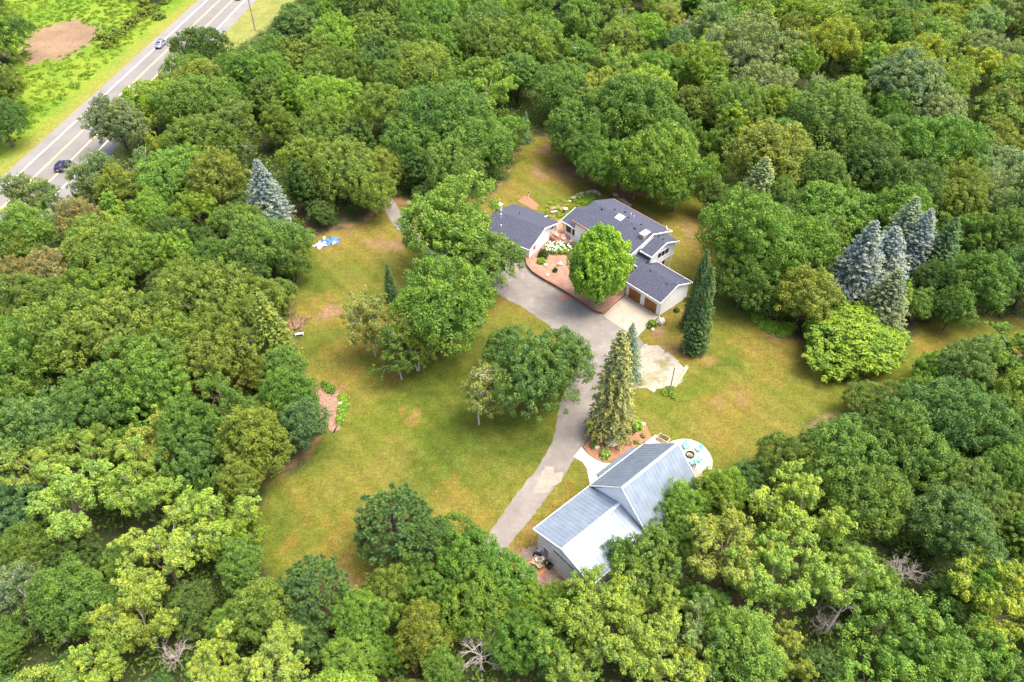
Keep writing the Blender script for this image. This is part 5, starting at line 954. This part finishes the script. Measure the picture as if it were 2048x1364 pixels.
for _ in range(5000):     # young trees in the gaps under the airy cottonwoods
    x_, y_ = frg.uniform(-80, 80), 24+frg.random()*110; u, v, d = PJ(x_, y_, 5)
    if not (-60 < u < 2108 and -60 < v < 1420) or blocked(x_, y_, 3.): continue
    if any((x_-a)**2+(y_-b_)**2 < ((3+rr)*(.60 if rr > 3.5 else .8))**2 for a, b_, rr in TX): continue
    kk = frg.choice(('fine', 'oak', 'fine')); s = frg.uniform(2.6, 3.4)/BASE[kk][0]; put(kk, x_, y_, s, frg.uniform(5, 7)/BASE[kk][2], frg.choice(('mid', 'dark', 'green', 'dark'))); TX.append((x_, y_, 3.4))
# -- undergrowth and meadow tufts: nobody could count them
def scatter(name, pts, rad, nl, leaf, colname, label, cat, z=.3, flat=.7, seed=1):
    rg = np.random.default_rng(seed); pts = np.array(pts); k = len(pts); c = np.c_[pts, np.full(k, z)]; rs = rad*(.6+.8*rg.random(k)); d = unit(rg.normal(size=(k*nl, 3))+np.array((0, 0, .6))); d[:, 2] = np.abs(d[:, 2]); P = np.repeat(c, nl, 0)+d*np.repeat(rs, nl)[:, None]*np.array((1, 1, flat))*(.4+.6*rg.random((k*nl, 1)))
    co, q = leaf_quads(P, unit(d+.6*rg.normal(size=d.shape)), leaf, rg, .5); o = np_mesh(name, co, q, M['leaf'], np.clip(.5*np.repeat(rg.random(k), nl)+.5*rg.random(k*nl), 0, 1)); o.color = (*COL[colname], 1); return tag(o, label, cat, kind='stuff')
srg = np.random.default_rng(12); X1 = srg.uniform(-130, 130, 16000); Y1 = srg.uniform(25, 230, 16000)
sL, sPa, sV = sdist(X1, Y1, LAWN), sdist(X1, Y1, PAST), sdist(X1, Y1, VERGE); ro = X1*rnor[0]+Y1*rnor[1]; ok_ = (sL < -.6) & (sPa < -1) & (sV < -1) & ~((ro > 100) & (ro < 123))
dd = PJ(X1, Y1); ok_ &= (dd[0] > -60) & (dd[0] < 2110) & (dd[1] > -60) & (dd[1] < 1430); near = ok_ & (sL > -7); far = ok_ & (sL <= -7)
dvx, dvy = G(790, 440); ok_drive = np.hypot(X1-dvx, Y1-dvy) > 9; P1 = np.c_[X1, Y1]
scatter('undergrowth', P1[(near & ok_drive)], 1.3, 70, .17, 'mid', 'leafy undergrowth along the forest edge', 'undergrowth', .2, .9, 1)
scatter('undergrowth', P1[far][:5200], 1.8, 40, .28, 'mid', 'dark undergrowth on the forest floor', 'undergrowth', .3, .9, 2)
X2 = srg.uniform(-175, -40, 9000); Y2 = srg.uniform(110, 300, 9000); sPa = sdist(X2, Y2, PAST); dr_ = sdist(X2, Y2, DIRT); ro = X2*rnor[0]+Y2*rnor[1]; okm = (sPa > 0) & (dr_ < 1.5) & (ro > 127); P2 = np.c_[X2, Y2][okm]; nn_ = vnoise(P2[:, 0], P2[:, 1], 11, 9)
scatter('tall_grass', P2[nn_ > .5], .9, 30, .22, 'tuftg', 'rough bright green grass of the roadside meadow', 'grass', .05, .5, 3); scatter('tall_grass', P2[nn_ <= .5], .9, 24, .22, 'tuft', 'yellowish tall grass of the roadside meadow', 'grass', .05, .45, 4)
def patch_stuff(poly, n, rad, nl, leaf, colname, label, cat, seed, name, z=.1, flat=.7):
    rg = np.random.default_rng(seed); A = np.array(poly); q = rg.uniform(A.min(0), A.max(0), (n*4, 2)); q = q[sdist(q[:, 0], q[:, 1], poly) > 0][:n]; return scatter(name, q, rad, nl, leaf, colname, label, cat, z, flat, seed)
patch_stuff(GL([(1485, 600), (1510, 622), (1545, 645), (1585, 650), (1590, 665), (1560, 672), (1520, 655), (1492, 625)]), 60, .9, 80, .16, 'maple', 'bright green ground cover at the right lawn edge', 'ground cover', 21, 'ground_cover')
patch_stuff(GL([(1612, 670), (1640, 690), (1665, 712), (1655, 718), (1625, 700)]), 26, .8, 80, .16, 'maple', 'green ground cover under the wide yellow-green maple', 'ground cover', 22, 'ground_cover')
patch_stuff(GL([(1100, 400), (1140, 395), (1175, 388), (1190, 396), (1165, 420), (1128, 440), (1104, 442), (1084, 432), (1092, 415)]), 90, .55, 60, .13, 'yellow', 'yellow-green garden planting behind the deck', 'plants', 23, 'garden_planting')
patch_stuff(GL([(1150, 395), (1185, 388), (1190, 398), (1165, 412)]), 26, .7, 80, .14, 'maple', 'bright green perennials beside the house gable', 'plants', 24, 'garden_planting')
patch_stuff(GL([(682, 790), (692, 800), (694, 830), (682, 850), (676, 840), (682, 815)]), 26, .7, 80, .14, 'maple', 'bright green weeds around the chip patch', 'ground cover', 25, 'ground_cover')
patch_stuff(GL([(640, 768), (665, 770), (675, 790), (655, 782)]), 16, .7, 70, .14, 'green', 'green weeds above the chip patch', 'ground cover', 26, 'ground_cover')
patch_stuff(GL([(1318, 778), (1345, 775), (1350, 795), (1330, 795)]), 14, .6, 60, .13, 'bright', 'weeds around the foot of the lamp post', 'ground cover', 27, 'ground_cover')
patch_stuff(GL([(1325, 655), (1340, 640), (1365, 612), (1380, 600), (1375, 590), (1350, 612)]), 12, .5, 60, .12, 'mid', 'low plants beside the garage side wall', 'plants', 28, 'garden_planting')
# roadside shrubs, counted
def shrub(u, v, r, hgt, col, label, var=None, z=0, group=None, cat='shrub', name=None): p = G(u, v, z); return put('bush', p[0], p[1], r, hgt/1.1, col, label, var, cat, group, z, name)
rg = random.Random(31)
for i, (u, v) in enumerate(((330, 8), (290, 12), (312, 20), (300, 28), (286, 33), (318, 37), (268, 44), (262, 54), (250, 62), (238, 72), (205, 78), (225, 86), (214, 95))):
    shrub(u, v, rg.uniform(1.6, 2.8), rg.uniform(1.6, 2.8), 'olive', ('olive green shrub in the ditch row, '+('first', 'second', 'third', 'fourth', 'fifth', 'sixth', 'seventh', 'eighth', 'ninth', 'tenth', 'eleventh', 'twelfth', 'thirteenth')[i]+' going down from the top edge'), i, group='olive shrubs along the highway ditch')
shrub(1086, 514, 1.05, 1.9, 'dark', 'round dark green bush beside the cottage wall', 0, .4); shrub(1083, 525, .95, 1.0, 'yellow', 'yellow-green shrub below the round dark bush in the raised bed', 1, .4); shrub(1110, 543, .55, .9, 'dark', 'small dark conifer-like shrub in the raised bed', 2, .4)
for (u, v, r, hg, c, lb) in ((1234, 880, .95, 1.0, 'green', 'dark green shrub right behind the large boulder'), (1209, 911, .95, .8, 'lime', 'light green mounded shrub nearest the pale concrete walk'), (1187, 893, .6, .7, 'mid', 'small dark shrub at the left tip of the mulch bed'), (1263, 862, .8, 1.0, 'dark', 'blue-green shrub right of the spruce trunk'), (1274, 855, 1.0, 1.2, 'maple', 'bright green shrub at the upper right of the mulch bed'),
                           (1271, 845, .8, .9, 'maple', 'bright green shrub hiding behind another at the top of the mulch bed'), (1287, 872, .55, .6, 'blond', 'cream variegated hosta at the right side of the mulch bed'), (1273, 885, .55, .55, 'blond', 'cream variegated hosta closest to the barn roof'), (1303, 652, 1.0, 1.3, 'yellow', 'yellow shrub at the corner of the garage apron'), (1353, 622, .6, .8, 'dark', 'small dark shrub against the garage side wall')):
    shrub(u, v, r, hg, c, lb)
# hydrangea with white heads
hy = thing('hydrangea', (*G(1118, 502, .4), .4), 0, 'white flowering hydrangea mass in front of the deck', 'shrub'); rg2 = np.random.default_rng(6)
cs = np.stack([rg2.uniform(-2.6, 2.3, 90), rg2.uniform(-1.2, 1.5, 90), .35+.5*rg2.random(90)], -1); co, q, v = puff_leaves(cs, .34*np.ones(90), 40, .12, rg2); o = np_mesh('foliage', co, q, M['leaf'], v, hy); o.color = (*COL['maple'], 1)
b = MB()
for k in range(95): b.blob((rg2.uniform(-2.7, 2.4), rg2.uniform(-1.4, 1.6), 1.0+.35*rg2.random()), .13+.05*rg2.random(), k, .15, 1)
o = b.build('blossom', M['flower'], hy); o['kind'] = 'stuff'
# ---------------------------------------------------------------- labels for the woods: look, direction and nearest landmark
LM = [('the silver-grey car', 322, 90), ('the dark blue car', 128, 332), ('the silver-blue spruce on the left', 525, 380), ('the blue tarp', 655, 486), ('the brush heap', 597, 645), ('the chip patch', 660, 810), ('the cottage', 1040, 440), ('the skylit roof', 1230, 440), ('the brown clearing behind the house', 1120, 330),
      ('the tiny bluish spruce', 1050, 245), ('the silver-blue spruce group', 1750, 500), ('the wide yellow-green maple', 1712, 665), ('the round patio', 1400, 920), ('the barn', 1230, 1040), ('the bottom bare tree', 960, 1300), ('the lower right bare tree', 1806, 1140), ('the south lawn pine', 788, 1055), ('the lawn corner pine', 628, 1185), ('the rust-tinted trees', 90, 500),
      ('the dirt patch', 120, 85), ('the top left corner', 0, 0), ('the top right corner', 2048, 0), ('the bottom left corner', 0, 1364), ('the bottom right corner', 2048, 1364), ('the middle of the right edge', 2048, 720), ('the middle of the left edge', 0, 760), ('the middle of the top edge', 1024, 0), ('the grey dome willow', 1815, 165), ('the grey dome maple', 1495, 105), ('the pale green spruce', 1500, 350)]
ADJ = dict(graysp2='olive', maple2='yellow-green', dark='deep green', mid='mid green', green='fresh green', blue='blue-green', teal='bluish', olive='olive green', lime='lime green', bright='bright green', pale='pale green', gray='greyish green', yellow='yellow-green', rust='rust-tinted', ltgreen='light green')
KIND = dict(oak='broad oak', round='lumpy maple', open='airy cottonwood', fine='fine-leaved elm', slim='slim aspen', willow='feathery willow', birch='sparse birch', sparse='half-bare birch', weep='drooping spruce')
DIR = ['right of', 'up-right of', 'above', 'up-left of', 'left of', 'down-left of', 'below', 'down-right of']
ORD = ['', 'second nearest ', 'third nearest ', 'fourth nearest ', 'fifth nearest ', 'sixth nearest ', 'seventh nearest ', 'eighth nearest ', 'ninth nearest ']
grp = {}
for t in TREES:
    if t['label'] or t['kind'] == 'bush': continue
    l = min(LM, key=lambda q: math.hypot(t['u']-q[1], t['v']-q[2])); dx, dy = t['u']-l[1], -(t['v']-l[2]); di = int(round(math.atan2(dy, dx)/(math.pi/4))) % 8
    grp.setdefault((ADJ[t['col']], KIND[t['kind']], DIR[di], l[0]), []).append((math.hypot(dx, dy), t['o'], t))
for (a, k, d, l), L_ in grp.items():
    L_.sort(key=lambda q: q[0])
    for i, (_, o, t) in enumerate(L_):
        o['label'] = f"{a} {k} {d} {l}" if len(L_) == 1 else f"{a} {k}, {ORD[i] if i else 'the nearest '}one {d} {l}"; o['group'] = 'trees of the surrounding woods'
print('TREES', len(TREES), 'protos', len(PROTO))
